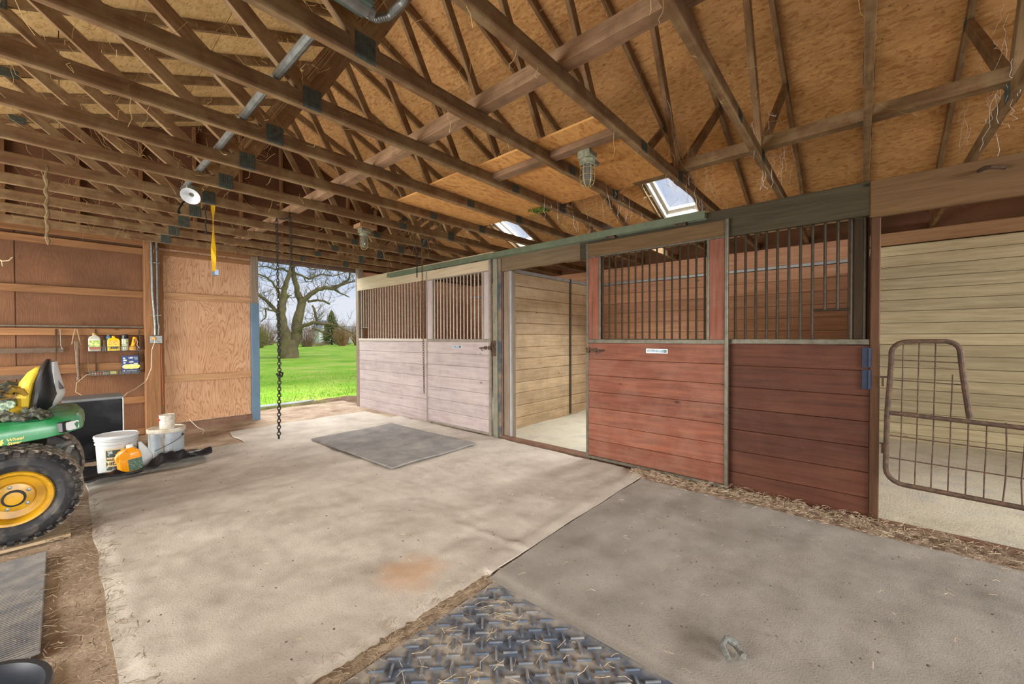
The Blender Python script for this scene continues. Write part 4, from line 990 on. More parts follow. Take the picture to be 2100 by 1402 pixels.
mb = MB(); mb.box(2.44, 2.66, 4.62, 4.79, 2.745, 2.79); o = mb.build('blocking_board', M['brace']); tag(o, 'short wood block above the farther caged lamp', 'board')
mb = MB(); mb.tube([(2.66, 1.535, 2.712), (2.76, 1.54, 2.72), (2.86, 1.60, 2.76), (2.88, 1.68, 2.78)], .012, 8); o = mb.build('cable', M['galv']); tag(o, 'short grey cable running from the nearest caged lamp to a truss', 'cable')
jb = thing('junction_box', 'large grey metal junction box with pipe stubs at the top of the ceiling', 'junction box', (.80, 1.70, 2.80))
mb = MB(); mb.box(.745, .90, 1.57, 1.69, 2.80, 2.93, .012); mb.build('box_body', plain('grey_green_box', S(92, 112, 100), .45, .2, .2, 12), jb)
mb = MB(); mb.lathe([(0, 0), (.035, .0), (.035, .14), (.026, .145), (.026, .17)], (.76, 1.63, 2.815), (1, 0, 0), 20); mb.build('box_cover', M['galv'], jb)
for y in (1.50, 1.46):
    mb = MB(); mb.tube([(.90, 1.60, 2.87), (.93, y, 2.93), (.95, y-.25, 3.0)], .018, 10); mb.build('pipe_stub', M['galv'], jb)
mb = MB(); pts = [Vector((.915+.17*math.sin(t*1.5)*.4+.0*t, 1.63-.05*t+.0, 2.83)) for t in [0]]
cv = [(.90, 1.655, 2.83), (.93, 1.67, 2.825), (.965, 1.66, 2.825), (.995, 1.61, 2.83), (1.01, 1.52, 2.85), (1.0, 1.40, 2.89), (.98, 1.28, 2.93), (.96, 1.1, 2.97)]
sm = []
for a, b in zip(cv[:-1], cv[1:]):
    for i in range(10): sm.append(Vector(a).lerp(Vector(b), i/10))
mb.tube(sm, [.0165+.0022*(i % 2) for i in range(len(sm))], 10); o = mb.build('flexible_conduit', M['galv']); tag(o, 'ribbed flexible metal conduit curving out of the junction box', 'conduit')
fl = thing('floodlight', 'small pale reflector lamp mounted between trusses at left', 'ceiling light', (.83, 4.72, 2.6))
mb = MB(); mb.lathe([(.02, 0), (.03, .02), (.075, .05), (.078, .055), (.07, .053), (.02, .02)], (.83, 4.72, 2.73), (-.3, -.5, -.5), 20); mb.build('reflector', silver, fl)
mb = MB(); mb.box(.79, .87, 4.70, 4.78, 2.73, 2.80, .004); mb.build('mount', casting, fl)

# chains, ropes and strap
def chain_links(mb, pts, link=.042, r=.0042, w=.013, fat=None):
    L = 0; P = [Vector(p) for p in pts]; segs = [(a, b, (b-a).length) for a, b in zip(P[:-1], P[1:])]; tot = sum(s_[2] for s_ in segs); n_ = int(tot/(link*.78))
    def at(d):
        for a, b, l_ in segs:
            if d <= l_ or (a, b, l_) == segs[-1]: return a.lerp(b, min(1, d/l_)), (b-a).normalized()
            d -= l_
    for i in range(n_):
        c, t = at((i+.5)*tot/n_); a = t.cross(Vector((0, 1, 0)));
        if a.length < .01: a = t.cross(Vector((1, 0, 0)))
        a.normalize(); b = t.cross(a); s_ = a if i % 2 else b; f = fat(i/n_) if fat else 1
        ring = [c+t*(link/2*math.sin(q))+s_*(w*f*math.cos(q)) for q in [2*PI*j/8 for j in range(9)]]
        mb.tube(ring, r*f, 5, cap=False)
mb = MB(); chain_links(mb, [(1.59, 4.86, 2.705), (1.60, 4.86, 1.5), (1.603, 4.86, .97), (1.59, 4.86, .26)], .045, .0046, .013, lambda u: 1 if u < .42 else 1.35)
mb.tube([(1.603, 4.86, 1.0), (1.633, 4.85, .985), (1.628, 4.86, .95), (1.588, 4.86, .955), (1.573, 4.86, .985)], .011, 6)
o = mb.build('hanging_chain', M['chain']); tag(o, 'long knotted dark chain hanging in front of the lawn doorway', 'chain', 'hanging chains')
mb = MB(); chain_links(mb, [(1.70, 4.77, 2.72), (1.705, 4.77, 2.35), (1.71, 4.77, 2.12)], .045, .0046, .013)
mb.tube([(1.59, 4.86, 2.705), (1.65, 4.83, 2.69), (1.70, 4.80, 2.72), (1.72, 4.84, 2.785)], .006, 6)
o = mb.build('hanging_chain', M['chain']); tag(o, 'shorter chain hanging close beside the long knotted chain', 'chain', 'hanging chains')
mb = MB(); chain_links(mb, [(3.523, 4.86, 2.705), (3.534, 4.86, 1.6), (3.548, 4.86, .55)], .045, .0042, .012)
o = mb.build('hanging_chain', plain('rusty_chain', S(112, 84, 62), .7, .4, .3, 40)); tag(o, 'rusty chain hanging in front of the pinkish grey far stall', 'chain', 'hanging chains')
mb = MB(); chain_links(mb, [(3.43, 4.86, 2.705), (3.432, 4.86, 2.25)], .045, .0042, .012)
o = mb.build('hanging_chain', M['chain']); tag(o, 'short chain end hanging beside the rusty chain', 'chain', 'hanging chains')
ropem = plain('dusty_rope', S(126, 104, 72), .9, 0, .4, 60, .3)
mb = MB(); mb.tube([(-.061+.006*math.sin(i*1.7), 4.85+.004*math.sin(i*2.3), 2.75-.0315*i) for i in range(21)], [.011+.004*math.sin(i*2.1) for i in range(20)]+[.004], 6)
o = mb.build('hanging_rope', ropem); tag(o, 'frayed dusty rope hanging at the upper left before the end wall', 'rope')
mb = MB(); mb.tube([(.957+.004*math.sin(i), 4.86, 2.71-.02*i) for i in range(15)], .006, 6); mb.lathe([(0, -.02), (.012, -.01), (.006, .02)], (.957, 4.86, 2.42), (0, 0, 1), 8)
o = mb.build('hanging_wire', M['chain']); tag(o, 'thin dark wire with plug hanging left of the yellow strap', 'wire')
mb = MB(); mb.tube([(.89, 4.98, 2.79), (.86, 4.97, 2.74), (.80, 4.96, 2.70), (.765, 4.95, 2.62)], .008, 6); mb.lathe([(0, -.03), (.016, -.02), (.009, .02)], (.765, 4.95, 2.60), (0, 0, 1), 8)
o = mb.build('lamp_cord', M['black']); tag(o, 'black cord with plug dangling from the small reflector lamp', 'cord')
st = thing('tie_strap', 'bright yellow webbing strap with metal end hanging from a truss', 'strap', (1.017, 4.86, 2.03))
mb = MB(); ys_ = plain('yellow_webbing', S(238, 188, 28), .6, 0, .1, 60)
prof = [(2.712, .016, .0), (2.66, .02, .4), (2.60, .015, .9), (2.52, .014, 1.2), (2.40, .017, .8), (2.28, .022, .3), (2.18, .020, -.2), (2.10, .016, .1), (2.045, .016, .2)]
mb.loft([[(1.017+w_*math.cos(a)*s_, 4.86+w_*math.sin(a)*s_+t*.002*1, z) for s_, t in ((-1, -1), (1, -1), (1, 1), (-1, 1))] for z, w_, a in prof], smooth=False); mb.build('webbing', ys_, st)
mb = MB(); mb.box(1.026, 1.058, 4.985, 4.865, 2.012, 2.065, .002); mb.build('strap_end', plain('strap_steel', S(112, 132, 150), .35, .4), st)

# ================================================================ END WALL FITTINGS
cp = thing('electrical_conduit', 'pair of vertical metal conduits running down the timber post', 'conduit', (.88, 7.62, 1.42))
mb = MB(); mb.tube([(.865, 7.608, 2.80), (.872, 7.61, 2.0), (.895, 7.612, 1.60), (.895, 7.612, 1.42)], .015, 10); mb.build('conduit', M['galv'], cp)
mb = MB(); mb.tube([(.925, 7.612, 2.80), (.925, 7.612, 1.62), (.938, 7.612, 1.55), (.93, 7.612, 1.42)], .0125, 10); mb.build('conduit', M['galv'], cp)
mb = MB(); mb.box(.84, .95, 7.604, 7.63, 2.45, 2.465, .002); mb.box(.85, .96, 7.60, 7.63, 1.70, 1.712, .002); mb.build('strap_clip', M['galv'], cp)
ob = thing('outlet_box', 'metal outlet box with orange plug on the timber post', 'outlet', (.90, 7.60, 1.31))
mb = MB(); mb.box(.835, .965, 7.575, 7.629, 1.305, 1.415, .004); mb.build('box_body', M['galv'], ob)
mb = MB(); mb.lathe([(.0, 0), (.024, 0), (.024, .012), (.016, .03), (0, .032)], (.878, 7.575, 1.375), (0, -1, 0), 14); o = mb.build('plug', plain('orange_plug', S(232, 150, 62), .45), ob)
mb = MB(); mb.tube([(.88, 7.55, 1.36), (.875, 7.54, 1.30), (.85, 7.54, 1.22), (.845, 7.55, 1.05), (.84, 7.55, .95), (.78, 7.5, .78), (.65, 7.3, .70), (.55, 7.03, .68), (.48, 6.99, .60)], .004, 6)
o = mb.build('extension_cord', plain('pale_cord', S(208, 196, 170), .6)); tag(o, 'thin pale cord looping from the outlet box down behind the fridge', 'cord')
mb = MB(); mb.tube([(.21, 7.66, .60), (.12, 7.68, .68), (.13, 7.68, .80), (.22, 7.68, .90), (.30, 7.68, .91)], .004, 6)
o = mb.build('loose_cord', plain('tan_cord', S(176, 156, 124), .7)); tag(o, 'thin tan cord curling up to the lower wire shelf', 'cord')
mb = MB(); mb.tube([(1.30, 6.95, .035), (1.37, 7.2, .03), (1.33, 7.45, .05), (1.26, 7.58, .16)], .005, 6)
o = mb.build('loose_cord', plain('white_cord', S(206, 198, 180), .7)); tag(o, 'short white cord bent up from the dirt before the plywood door', 'cord')
mb = MB(); mb.tube([(.957, 7.60, 1.28), (.962, 7.60, .95), (.965, 7.58, .60), (.97, 7.57, .42)], .004, 6); o = mb.build('twine', plain('red_twine', S(168, 84, 56), .9)); tag(o, 'reddish twine hanging down the side of the timber post', 'twine')
# tool rack rail and wire shelves
rk = thing('tool_rail', 'long thin steel rail across the end wall above the tools', 'rail', (-.3, 7.72, 1.53))
mb = MB(); mb.box(-1.6, .78, 7.715, 7.744, 1.528, 1.545, .002); mb.build('rail', M['steel'], rk)
for x in (-.05, .30, .73):
    mb = MB(); mb.box(x, x+.012, 7.73, 7.745, .86, 1.50, .002); mb.build('rack_upright', M['darkpost'], rk)
def wire_shelf(label, x0, x1, z, dep, hgt, n_, nm='wire_shelf'):
    t = thing(nm, label, 'shelf', ((x0+x1)/2, 7.7, z), 'wire shelves on the end wall')
    yb, yf = 7.735, 7.735-dep; mb = MB()
    for zz in (z, z+hgt):
        mb.tube([(x0, yb, zz), (x0, yf, zz), (x1, yf, zz), (x1, yb, zz), (x0, yb, zz)], .0032, 6)
    mb.build('wire_rim', M['wire'], t); mb = MB()
    for i in range(n_):
        x = x0+(x1-x0)*(i+.5)/n_; mb.tube([(x, yf, z+hgt), (x, yf, z), (x, yb, z)], .002, 5)
    for x in (x0, x1): mb.tube([(x, yf, z+hgt), (x, yb, z+hgt+.28)], .0022, 5)
    mb.build('wire_grid', M['wire'], t); return t
wire_shelf('upper wire shelf holding bottles and a flashlight', .24, .735, 1.205, .10, .06, 30)
wire_shelf('lower wire shelf holding the lightbulb packages', .235, .735, .885, .10, .05, 34)
lab2 = lambda a, b, sc=60: plain('lab', a, .5, 0, 0, sc, 0, b, .45, .55)
def bottle(nm, label, x, z, w, d, h, body, cap, capw, labm, neck=.7, zl=(.08, .6), y=7.675):
    t = thing(nm, label, 'bottle', (x, y, z), 'bottles on the upper wire shelf')
    mb = MB(); mb.loft([rrect(x, y, w/2*.94, d/2*.94, z), rrect(x, y, w/2, d/2, z+.008), rrect(x, y, w/2, d/2, z+h*.68), rrect(x, y, w/2*.8, d/2*.85, z+h*.80), rrect(x, y, capw*.52, capw*.52, z+h*.88), rrect(x, y, capw*.5, capw*.5, z+h*.93)]); mb.build('bottle_body', body, t)
    mb = MB(); mb.lathe([(capw*.55, z+h*.90), (capw*.58, z+h*.91), (capw*.55, z+h), (0, z+h)], (x, y, 0), (0, 0, 1), 18); mb.build('cap', cap, t)
    mb = MB(); mb.box(x-w*.44, x+w*.44, y-d/2-.0015, y-d/2+.002, z+h*zl[0], z+h*zl[1], .0005, axis=0); mb.build('paper_label', labm, t); return t
zs = 1.211
bt = bottle('cleaner_bottle', 'clear cleaner bottle with yellow cap and green label at the left of the wire shelf', .295, zs, .115, .07, .235, plain('clear_grey', S(176, 174, 158), .2), yellow, .035, plain('greenlab', S(138, 168, 70), .5, 0, 0, 45, 0, S(214, 206, 140), .45, .58))
mb = MB(); mb.box(.243, .347, 7.637, 7.6385, 1.232, 1.258, .0004, axis=0); mb.build('label_band', plain('redband', S(204, 92, 48), .5, 0, .3, 60), bt)
t = bottle('oil_jug', 'yellow oil jug with black label band in the middle of the wire shelf', .475, zs, .125, .075, .20, plain('yellow_jug', S(244, 196, 20), .35), plain('orange_cap', S(204, 140, 30), .5), .03, plain('redlab', S(238, 196, 70), .5, 0, 0, 80, 0, S(206, 96, 46), .48, .56), zl=(.36, .72))
mb = MB(); mb.box(.44, .52, 7.634, 7.6365, 1.236, 1.262, .0004, axis=0); mb.build('label_band', plain('inkband', S(46, 36, 26), .5, 0, 0, 90, 0, S(196, 160, 60), .58, .64), t)
t = thing('spray_nozzle', 'blue bottle top peeking out behind the yellow oil jug', 'bottle', (.43, 7.715, zs), 'bottles on the upper wire shelf')
mb = MB(); mb.lathe([(0, 0), (.026, 0), (.026, .13), (.03, .15), (.028, .19), (.016, .20), (.014, .215), (0, .215)], (.428, 7.712, zs), (0, 0, 1), 16); mb.build('bottle_body', plain('blue_plastic', S(76, 112, 136), .35), t)
t = thing('spray_can', 'tall spray can with dark cap and green tree label on the wire shelf', 'can', (.585, 7.68, zs))
mb = MB(); mb.lathe([(0, 0), (.036, 0), (.038, .004), (.038, .155), (.034, .162)], (.585, 7.675, zs), (0, 0, 1), 20); mb.build('can_body', plain('canlab', S(206, 208, 176), .4, 0, 0, 40, 0, S(92, 140, 84), .5, .62), t)
mb = MB(); mb.lathe([(.035, .16), (.037, .165), (.036, .215), (.02, .222), (0, .222)], (.585, 7.675, zs), (0, 0, 1), 20); mb.build('cap', M['black'], t)
mb = MB(); mb.box(.565, .572, 7.636, 7.64, zs+.06, zs+.205, .0005); mb.build('white_stripe', wp, t)
mb = MB(); mb.lathe([(0, 0), (.018, 0), (.018, .14), (.012, .15), (0, .15)], (.385, 7.67, zs), (0, 0, 1), 14); o = mb.build('grease_tube', plain('dark_tube', S(96, 78, 66), .5, 0, .3, 40)); tag(o, 'small brown tube standing between the clear bottle and yellow jug', 'tube')
t = thing('flashlight', 'yellow orange flashlight leaning at the right end of the wire shelf', 'flashlight', (.665, 7.67, zs))
fax = Vector((.18, 0, 1)).normalized(); mb = MB(); mb.lathe([(0, 0), (.036, 0), (.036, .03), (.030, .05), (.022, .075), (.022, .18), (.018, .186), (0, .186)], (.655, 7.67, zs), fax, 18); mb.build('flashlight_body', plain('orange_yellow', S(242, 164, 24), .4), t)
mb = MB(); mb.box(.674, .684, 7.644, 7.652, zs+.11, zs+.16, .001); mb.build('switch', M['black'], t)
mb = MB(); mb.tube([(.695, 7.665, 1.385), (.712, 7.65, 1.33), (.706, 7.65, 1.29), (.725, 7.65, 1.25)], .004, 6); mb.lathe([(0, -.012), (.012, 0), (0, .012)], (.726, 7.65, 1.245), (1, 0, 0), 8); mb.build('wrist_cord', plain('pinkish_cord', S(206, 168, 150), .7), t)
t = thing('bulb_package', 'dark blue light bulb package on the lower wire shelf', 'package', (.635, 7.66, .89))
mb = MB(); mb.box(.552, .722, 7.655, 7.72, .895, 1.135, .002, axis=2); cart = mb; cart.mi = 1; mb = MB()
for c_, r_ in (((.60, .985), .045), ((.645, .985), .05), ((.69, .985), .045)):
    mb.prism([(c_[0]+r_*math.cos(2*PI*i/20), 7.654, c_[1]+r_*.7*math.sin(2*PI*i/20)) for i in range(20)], (0, -.0008-.0002*r_*100, 0))
mb.build('bulb_picture', [plain('bulbpic', S(222, 214, 150), .5, 0, 0, 30, 0, S(228, 196, 70), .42, .6)], t)
text('lettering_led', 'LED', .026, bulbm, t, (.642, 7.6535, 1.098), (1, 0, 0), (0, 0, 1), .0005, 1.0, .0008); text('lettering_led', 'LED', .026, bulbm, t, (.645, 7.6535, 1.04), (1, 0, 0), (0, 0, 1), .0005, 1.0, .0008)
mb = cart
for x, z in ((.575, 1.10), (.578, 1.038), (.575, .93)): mb.prism([(x+.012*math.cos(2*PI*i/14), 7.654, z+.011*math.sin(2*PI*i/14)) for i in range(14)], (0, -.001, 0))
for x0, x1, z0, z1 in ((.565, .60, 1.06, 1.082), (.68, .71, 1.085, 1.092), (.67, .71, 1.108, 1.114), (.67, .715, 1.02, 1.03), (.60, .70, .925, .935)): mb.box(x0, x1, 7.653, 7.6545, z0, z1, .0003, axis=0)
mb.build('carton', [plain('navy_card', S(36, 54, 104), .5, 0, .2, 10), plain('pale_marks', S(200, 214, 196), .5)], t)
for i, (x, c_) in enumerate(((.33, S(150, 84, 60)), (.40, S(120, 118, 92)), (.47, S(196, 190, 90)))):
    mb = MB(); mb.box(x-.03, x+.03, 7.66, 7.70, .892, .915+.008*i, .003); o = mb.build('small_box', plain('shelfbox%d' % i, c_, .6, 0, .3, 60)); tag(o, ('small reddish box at the left of the lower wire shelf', 'small olive box in the middle of the lower wire shelf', 'small yellowish box beside the bulb package on the lower wire shelf')[i], 'box', 'small boxes on the lower wire shelf')
# hanging tools
toolm = plain('tool_wood', S(150, 122, 88), .75, 0, .3, 30)
t = thing('hand_tool', 'old wooden handled pliers hanging by a loop beside the wire shelves', 'tool', (.13, 7.71, 1.1))
mb = MB(); mb.tube([(.095, 7.72, 1.30), (.11, 7.715, 1.42), (.128, 7.712, 1.505), (.142, 7.712, 1.505), (.155, 7.715, 1.42), (.172, 7.72, 1.29)], .007, 8); mb.build('handles', toolm, t)
mb = MB(); mb.box(.115, .155, 7.70, 7.725, 1.22, 1.34, .006); mb.build('jaw', plain('tool_jaw', S(112, 92, 70), .6, .2, .3, 40), t)
mb = MB(); mb.tube([(.140, 7.72, 1.25), (.142, 7.715, 1.05), (.150, 7.715, .88)], [.022, .020, .016], 10); mb.lathe([(0, -.04), (.022, -.03), (.02, .02), (0, .03)], (.15, 7.715, .855), (0, 0, 1), 12); o = mb.build('wooden_handle', plain('grey_handle', S(112, 90, 72), .8, 0, .3, 20)); tag(o, 'short weathered wooden handle hanging below the pliers', 'handle')
mb = MB(); mb.tube([(-.005, 7.73, 1.50), (.0, 7.72, 1.28), (.012, 7.72, 1.24), (.03, 7.72, 1.245)], .004, 6); o = mb.build('wall_hook', M['wire']); tag(o, 'long bent wire hook on the left of the wall rail', 'hook')
def saw(label, x0, x1, z, h):
    t = thing('saw_blade', label, 'saw', ((x0+x1)/2, 7.735, z), 'saw blades on the end wall'); mb = MB(); n_ = int((x1-x0)/.018); pts = [(x0, 7.736, z+h), (x1, 7.736, z+h)]
    for i in range(n_, -1, -1):
        x = x0+(x1-x0)*i/n_; pts.append((x, 7.736, z)); 
        if i: pts.append((x-.009, 7.736, z-.012))
    mb.prism(pts, (0, .003, 0)); mb.build('toothed_blade', plain('saw_steel', S(96, 78, 62), .6, .3, .3, 20), t); return t
saw('long toothed saw blade hung on the end wall above the tractor seat', -1.2, .02, 1.205, .055); saw('second toothed saw blade lower down behind the tractor seat', -1.2, -.05, .885, .05)
mb = MB(); mb.tube([(-.50, 7.70, 2.33), (-.45, 7.68, 2.30), (-.40, 7.68, 2.315), (-.375, 7.70, 2.36)], .008, 6); mb.tube([(-.455, 7.68, 2.30), (-.45, 7.68, 2.24)], .004, 5); o = mb.build('wire_hanger', plain('pale_wire', S(206, 188, 150), .7)); tag(o, 'pale curved wire hanging at the far left of the end wall', 'wire')

# ================================================================ OUTDOORS
def gz(x, y): return -.06-.04*min(1, max(0, (y-8.6)/3))+.02*nz(x*.4, y*.4)
mb = MB(); mb.sheet(-30, 120, 8.35, 150, 120, 110, gz)
lw = mb.build('lawn', M['lawn']); lw['kind'] = 'structure'
mb = MB(); mb.sheet(2.3, 8.5, 7.75, 9.9, 60, 36, lambda x, y: -.028-.05*max(0, (y-7.9)/2.0)+.035*nz(x*3, y*4)*min(1, max(0, (y-7.8)*3))-.6*max(0, (y-8.9)-.28*(x-2.3)-.1)*.5)
o = mb.build('mud_strip', M['mud']); o['kind'] = 'structure'
mb = MB(); mb.prism([(2.35+.9*math.cos(a)*(1+.12*math.sin(3*a))+.55, 9.42+.17*math.sin(a)*(1+.2*math.cos(2*a)), -.050) for a in [2*PI*i/36 for i in range(36)]], (0, 0, -.02))
o = mb.build('puddle', plain('puddle_water', S(176, 180, 178), .12, 0, .15, 3)); tag(o, 'shallow grey puddle in the grass just outside the doorway', 'puddle')
grassm = plain('grass_blade', S(112, 158, 44), .7, 0, 0, 3, 0, S(150, 186, 66))
R2 = random.Random(11); mb = MB()
for i in range(16000):
    y = 8.55+R2.random()**2.0*9; x = R2.uniform(.27*y-.4, .53*y+.8)
    if y < 9.25+.32*(x-2.9)-.02+R2.uniform(-.12, .12) and not (x < 3.9 and 8.72 < y < 9.2 and R2.random() < .9): continue
    if 9.28 < y < 9.56 and x < 3.9: continue
    h = R2.uniform(.03, .08); a = R2.uniform(0, PI); dx, dy = .005*math.cos(a), .005*math.sin(a); z = gz(x, y)-.005; lx, ly = R2.uniform(-.03, .03), R2.uniform(-.03, .03)
    vs = [mb.bm.verts.new(p) for p in ((x-dx, y-dy, z), (x+dx, y+dy, z), (x+lx, y+ly, z+h))]; mb.bm.faces.new(vs)[mb.rn] = R2.random()
o = mb.build('grass', grassm); tag(o, kind='stuff', label='short green grass at the edge of the lawn outside the doorway', cat='grass')
TREE = {
    'left': [(10.77, -0.16, 0.456), (10.62, 1.10, 0.384), (10.44, 2.67, 0.313), (10.42, 3.71, 0.278), (10.59, 4.59, 0.192), (10.72, 5.30, 0.157), (10.96, 6.03, 0.141), (11.10, 6.75, 0.141), (11.10, 7.63, 0.123), (10.85, 8.81, 0.105)],
    'right': [(11.06, -0.17, 0.424), (11.21, 1.10, 0.390), (11.38, 2.17, 0.356), (11.59, 3.17, 0.322), (11.77, 3.90, 0.270), (11.44, 4.77, 0.196), (11.25, 5.71, 0.160), (11.19, 6.58, 0.142), (11.17, 7.64, 0.124), (11.58, 9.31, 0.089)],
    'rlimb': [(11.77, 3.83, 0.216), (12.22, 4.43, 0.182), (12.79, 4.92, 0.166), (13.41, 5.20, 0.150), (14.16, 5.19, 0.114), (14.74, 5.55, 0.097), (15.22, 5.75, 0.078), (15.88, 5.97, 0.060)],
    'rl2': [(13.67, 5.22, 0.094), (14.36, 5.43, 0.077), (15.06, 5.81, 0.078), (15.39, 6.16, 0.059), (15.44, 6.71, 0.039), (15.19, 6.96, 0.029)],
    'rl3': [(14.16, 5.19, 0.076), (14.74, 4.85, 0.058), (15.38, 4.63, 0.039)],
    'low': [(11.31, 1.74, 0.160), (11.86, 2.28, 0.144), (12.48, 2.51, 0.128), (13.02, 2.45, 0.111), (13.95, 2.40, 0.095), (14.72, 2.18, 0.077), (15.72, 1.69, 0.040)],
    'low2': [(12.48, 2.11, 0.073), (13.20, 1.82, 0.075), (13.94, 1.64, 0.057), (14.09, 1.26, 0.038), (14.31, 0.84, 0.019)],
    'drop': [(12.53, 3.80, 0.055), (12.67, 3.44, 0.092), (12.77, 2.93, 0.092), (12.84, 2.30, 0.074)],
    'stub': [(12.22, 4.07, 0.091), (12.78, 4.18, 0.092), (13.29, 4.21, 0.084), (13.81, 3.98, 0.066)],
    'll': [(10.29, 3.12, 0.156), (9.86, 3.51, 0.137), (9.44, 3.96, 0.118), (8.97, 4.36, 0.100), (8.25, 4.73, 0.065)],
    'ul': [(10.39, 4.06, 0.104), (10.15, 4.73, 0.086), (9.88, 5.22, 0.068), (9.54, 5.52, 0.068), (8.98, 5.73, 0.050), (8.26, 5.84, 0.033)],
    'ul2': [(10.72, 5.30, 0.087), (10.34, 4.85, 0.052), (10.06, 4.89, 0.052)],
    'ul3': [(11.09, 5.97, 0.071), (10.51, 6.32, 0.070), (9.95, 6.18, 0.051), (9.52, 6.33, 0.051), (8.98, 6.22, 0.033)],
    'ul4': [(10.65, 3.97, 0.052), (10.88, 4.40, 0.053), (11.07, 4.42, 0.035)],
    'ur': [(11.35, 6.07, 0.089), (11.82, 5.95, 0.072), (12.30, 5.75, 0.073), (12.73, 6.01, 0.074), (13.31, 6.23, 0.056), (14.05, 6.16, 0.048), (14.83, 6.45, 0.039), (15.48, 6.76, 0.020)],
    'ur2': [(11.23, 6.76, 0.071), (11.90, 6.75, 0.054), (12.52, 6.47, 0.037), (12.95, 6.56, 0.018)],
    'ur3': [(11.89, 5.92, 0.054), (12.09, 5.51, 0.045), (12.51, 5.59, 0.027)],
    'lowl': [(10.34, 1.11, 0.087), (9.84, 1.04, 0.051), (9.38, 0.85, 0.034), (8.93, 0.96, 0.017)],
    'hang': [(10.04, 3.17, 0.052), (9.40, 3.42, 0.051), (9.40, 2.81, 0.042), (9.10, 2.46, 0.025)],
}
barkm = plain('tree_bark', S(104, 90, 70), .95, 0, 0, 2.2, .4, S(124, 114, 76), .4, .65)
TY = 31.0
def tree_at(nm, label):
    t = thing(nm, label, 'tree', (11.0, TY, -.1)); R3 = random.Random(3); tips = []
    def jig(pts, amp):
        out = []
        for i in range(len(pts)-1):
            a, b = Vector(pts[i][:3]), Vector(pts[i+1][:3]); ra, rb = pts[i][3], pts[i+1][3]
            for j in range(3):
                u = j/3; p = a.lerp(b, u)+Vector((R3.uniform(-1, 1), R3.uniform(-1, 1), R3.uniform(-1, 1)))*amp*min(1, ra+.02)*3*(1 if j else .0); out.append((p, ra+(rb-ra)*u))
        out.append((Vector(pts[-1][:3]), pts[-1][3])); return out
    def twig(mb, p, d, L_, r, lev):
        n_ = 4; pts = [p]
        for i in range(n_): d = (d+Vector((R3.uniform(-.4, .4), R3.uniform(-.4, .4), R3.uniform(-.2, .45)))).normalized(); pts.append(pts[-1]+d*L_/n_)
        mb.tube(pts, [r*(1-.75*i/n_) for i in range(n_+1)], 4 if lev else 5)
        if lev < 2:
            for q in range(3 if lev == 0 else 2):
                b = pts[R3.randint(1, n_)]; dd = (d+Vector((R3.uniform(-1, 1), R3.uniform(-.8, .8), R3.uniform(-.3, 1)))).normalized(); twig(mb, b, dd, L_*.6, r*.55, lev+1)
    depth = {'left': (0, -.3), 'right': (.2, .6), 'rlimb': (.3, -1.2), 'rl2': (-.3, -1.5), 'rl3': (-.5, .6), 'low': (0, -2.2), 'low2': (-1, -1.6), 'drop': (0, -.4), 'stub': (.2, 1.2), 'll': (0, 1.5), 'ul': (0, -1.4), 'ul2': (0, -.6), 'ul3': (0, 1.4), 'ul4': (0, .5), 'ur': (.3, 2.0), 'ur2': (.3, -1.2), 'ur3': (.5, .9), 'lowl': (0, -1.0), 'hang': (0, .8)}
    trunk = MB(); limbs = []
    for nm2, P in TREE.items():
        d0, d1 = depth[nm2]; n_ = len(P); pts = [(x, TY+d0+(d1-d0)*i/(n_-1), z, r) for i, (x, z, r) in enumerate(P)]
        # keep the silhouette: points farther off move out a little from the eye
        pts = [(x*y/TY, y, 1.38+(z-1.38)*y/TY, r) for (x, y, z, r) in pts]
        J = jig(pts, .10)
        if nm2 in ('left', 'right'):
            trunk.tube([p for p, r in J], [r*(1.0+.12*nz(i*.9, r*9)) for i, (p, r) in enumerate(J)], 12)
        else:
            mb = MB(); mb.tube([p for p, r in J], [max(.012, r) for p, r in J], 7)
            nt_ = {'rlimb': 24, 'ur': 30, 'll': 18, 'ul': 18, 'ul3': 18, 'low': 20, 'low2': 14, 'rl2': 16, 'ur2': 16}.get(nm2, 8)
            for q in range(nt_):
                k_ = R3.randint(1, len(J)-1); p, r = J[k_]; d = Vector((R3.uniform(-1, 1), R3.uniform(-.8, .8), R3.uniform(-.4, 1))).normalized(); twig(mb, p, d, R3.uniform(.6, 1.5), max(.009, min(r*.45, .022)), 0)
            limbs.append(mb)
    # extra limbs of the crown above the doorway
    for (x, z, dx, dz) in ((10.9, 8.4, -1, 1), (11.3, 8.8, 1, 1), (10.9, 8.0, .4, 1.2)):
        mb = MB(); p = Vector((x, TY, z)); pts = [p]; d = Vector((dx, R3.uniform(-.6, .6), dz)).normalized()
        for i in range(6): d = (d+Vector((R3.uniform(-.3, .3), R3.uniform(-.3, .3), R3.uniform(-.1, .2)))).normalized(); pts.append(pts[-1]+d*.7)
        mb.tube(pts, [.1-.014*i for i in range(7)], 7)
        for q in range(8): twig(mb, pts[R3.randint(1, 6)], Vector((R3.uniform(-1, 1), R3.uniform(-1, 1), R3.uniform(0, 1))).normalized(), 1.3, .02, 0)
        limbs.append(mb)
    trunk.tube([(10.95, TY, -.3), (10.93, TY, .4), (10.93, TY+.02, 1.2)], [.62, .50, .40], 14)
    trunk.build('trunk', barkm, t)
    for mb in limbs: mb.build('branch', barkm, t)
    return t
tree_at('old_tree', 'large bare gnarled tree with split trunk on the lawn')
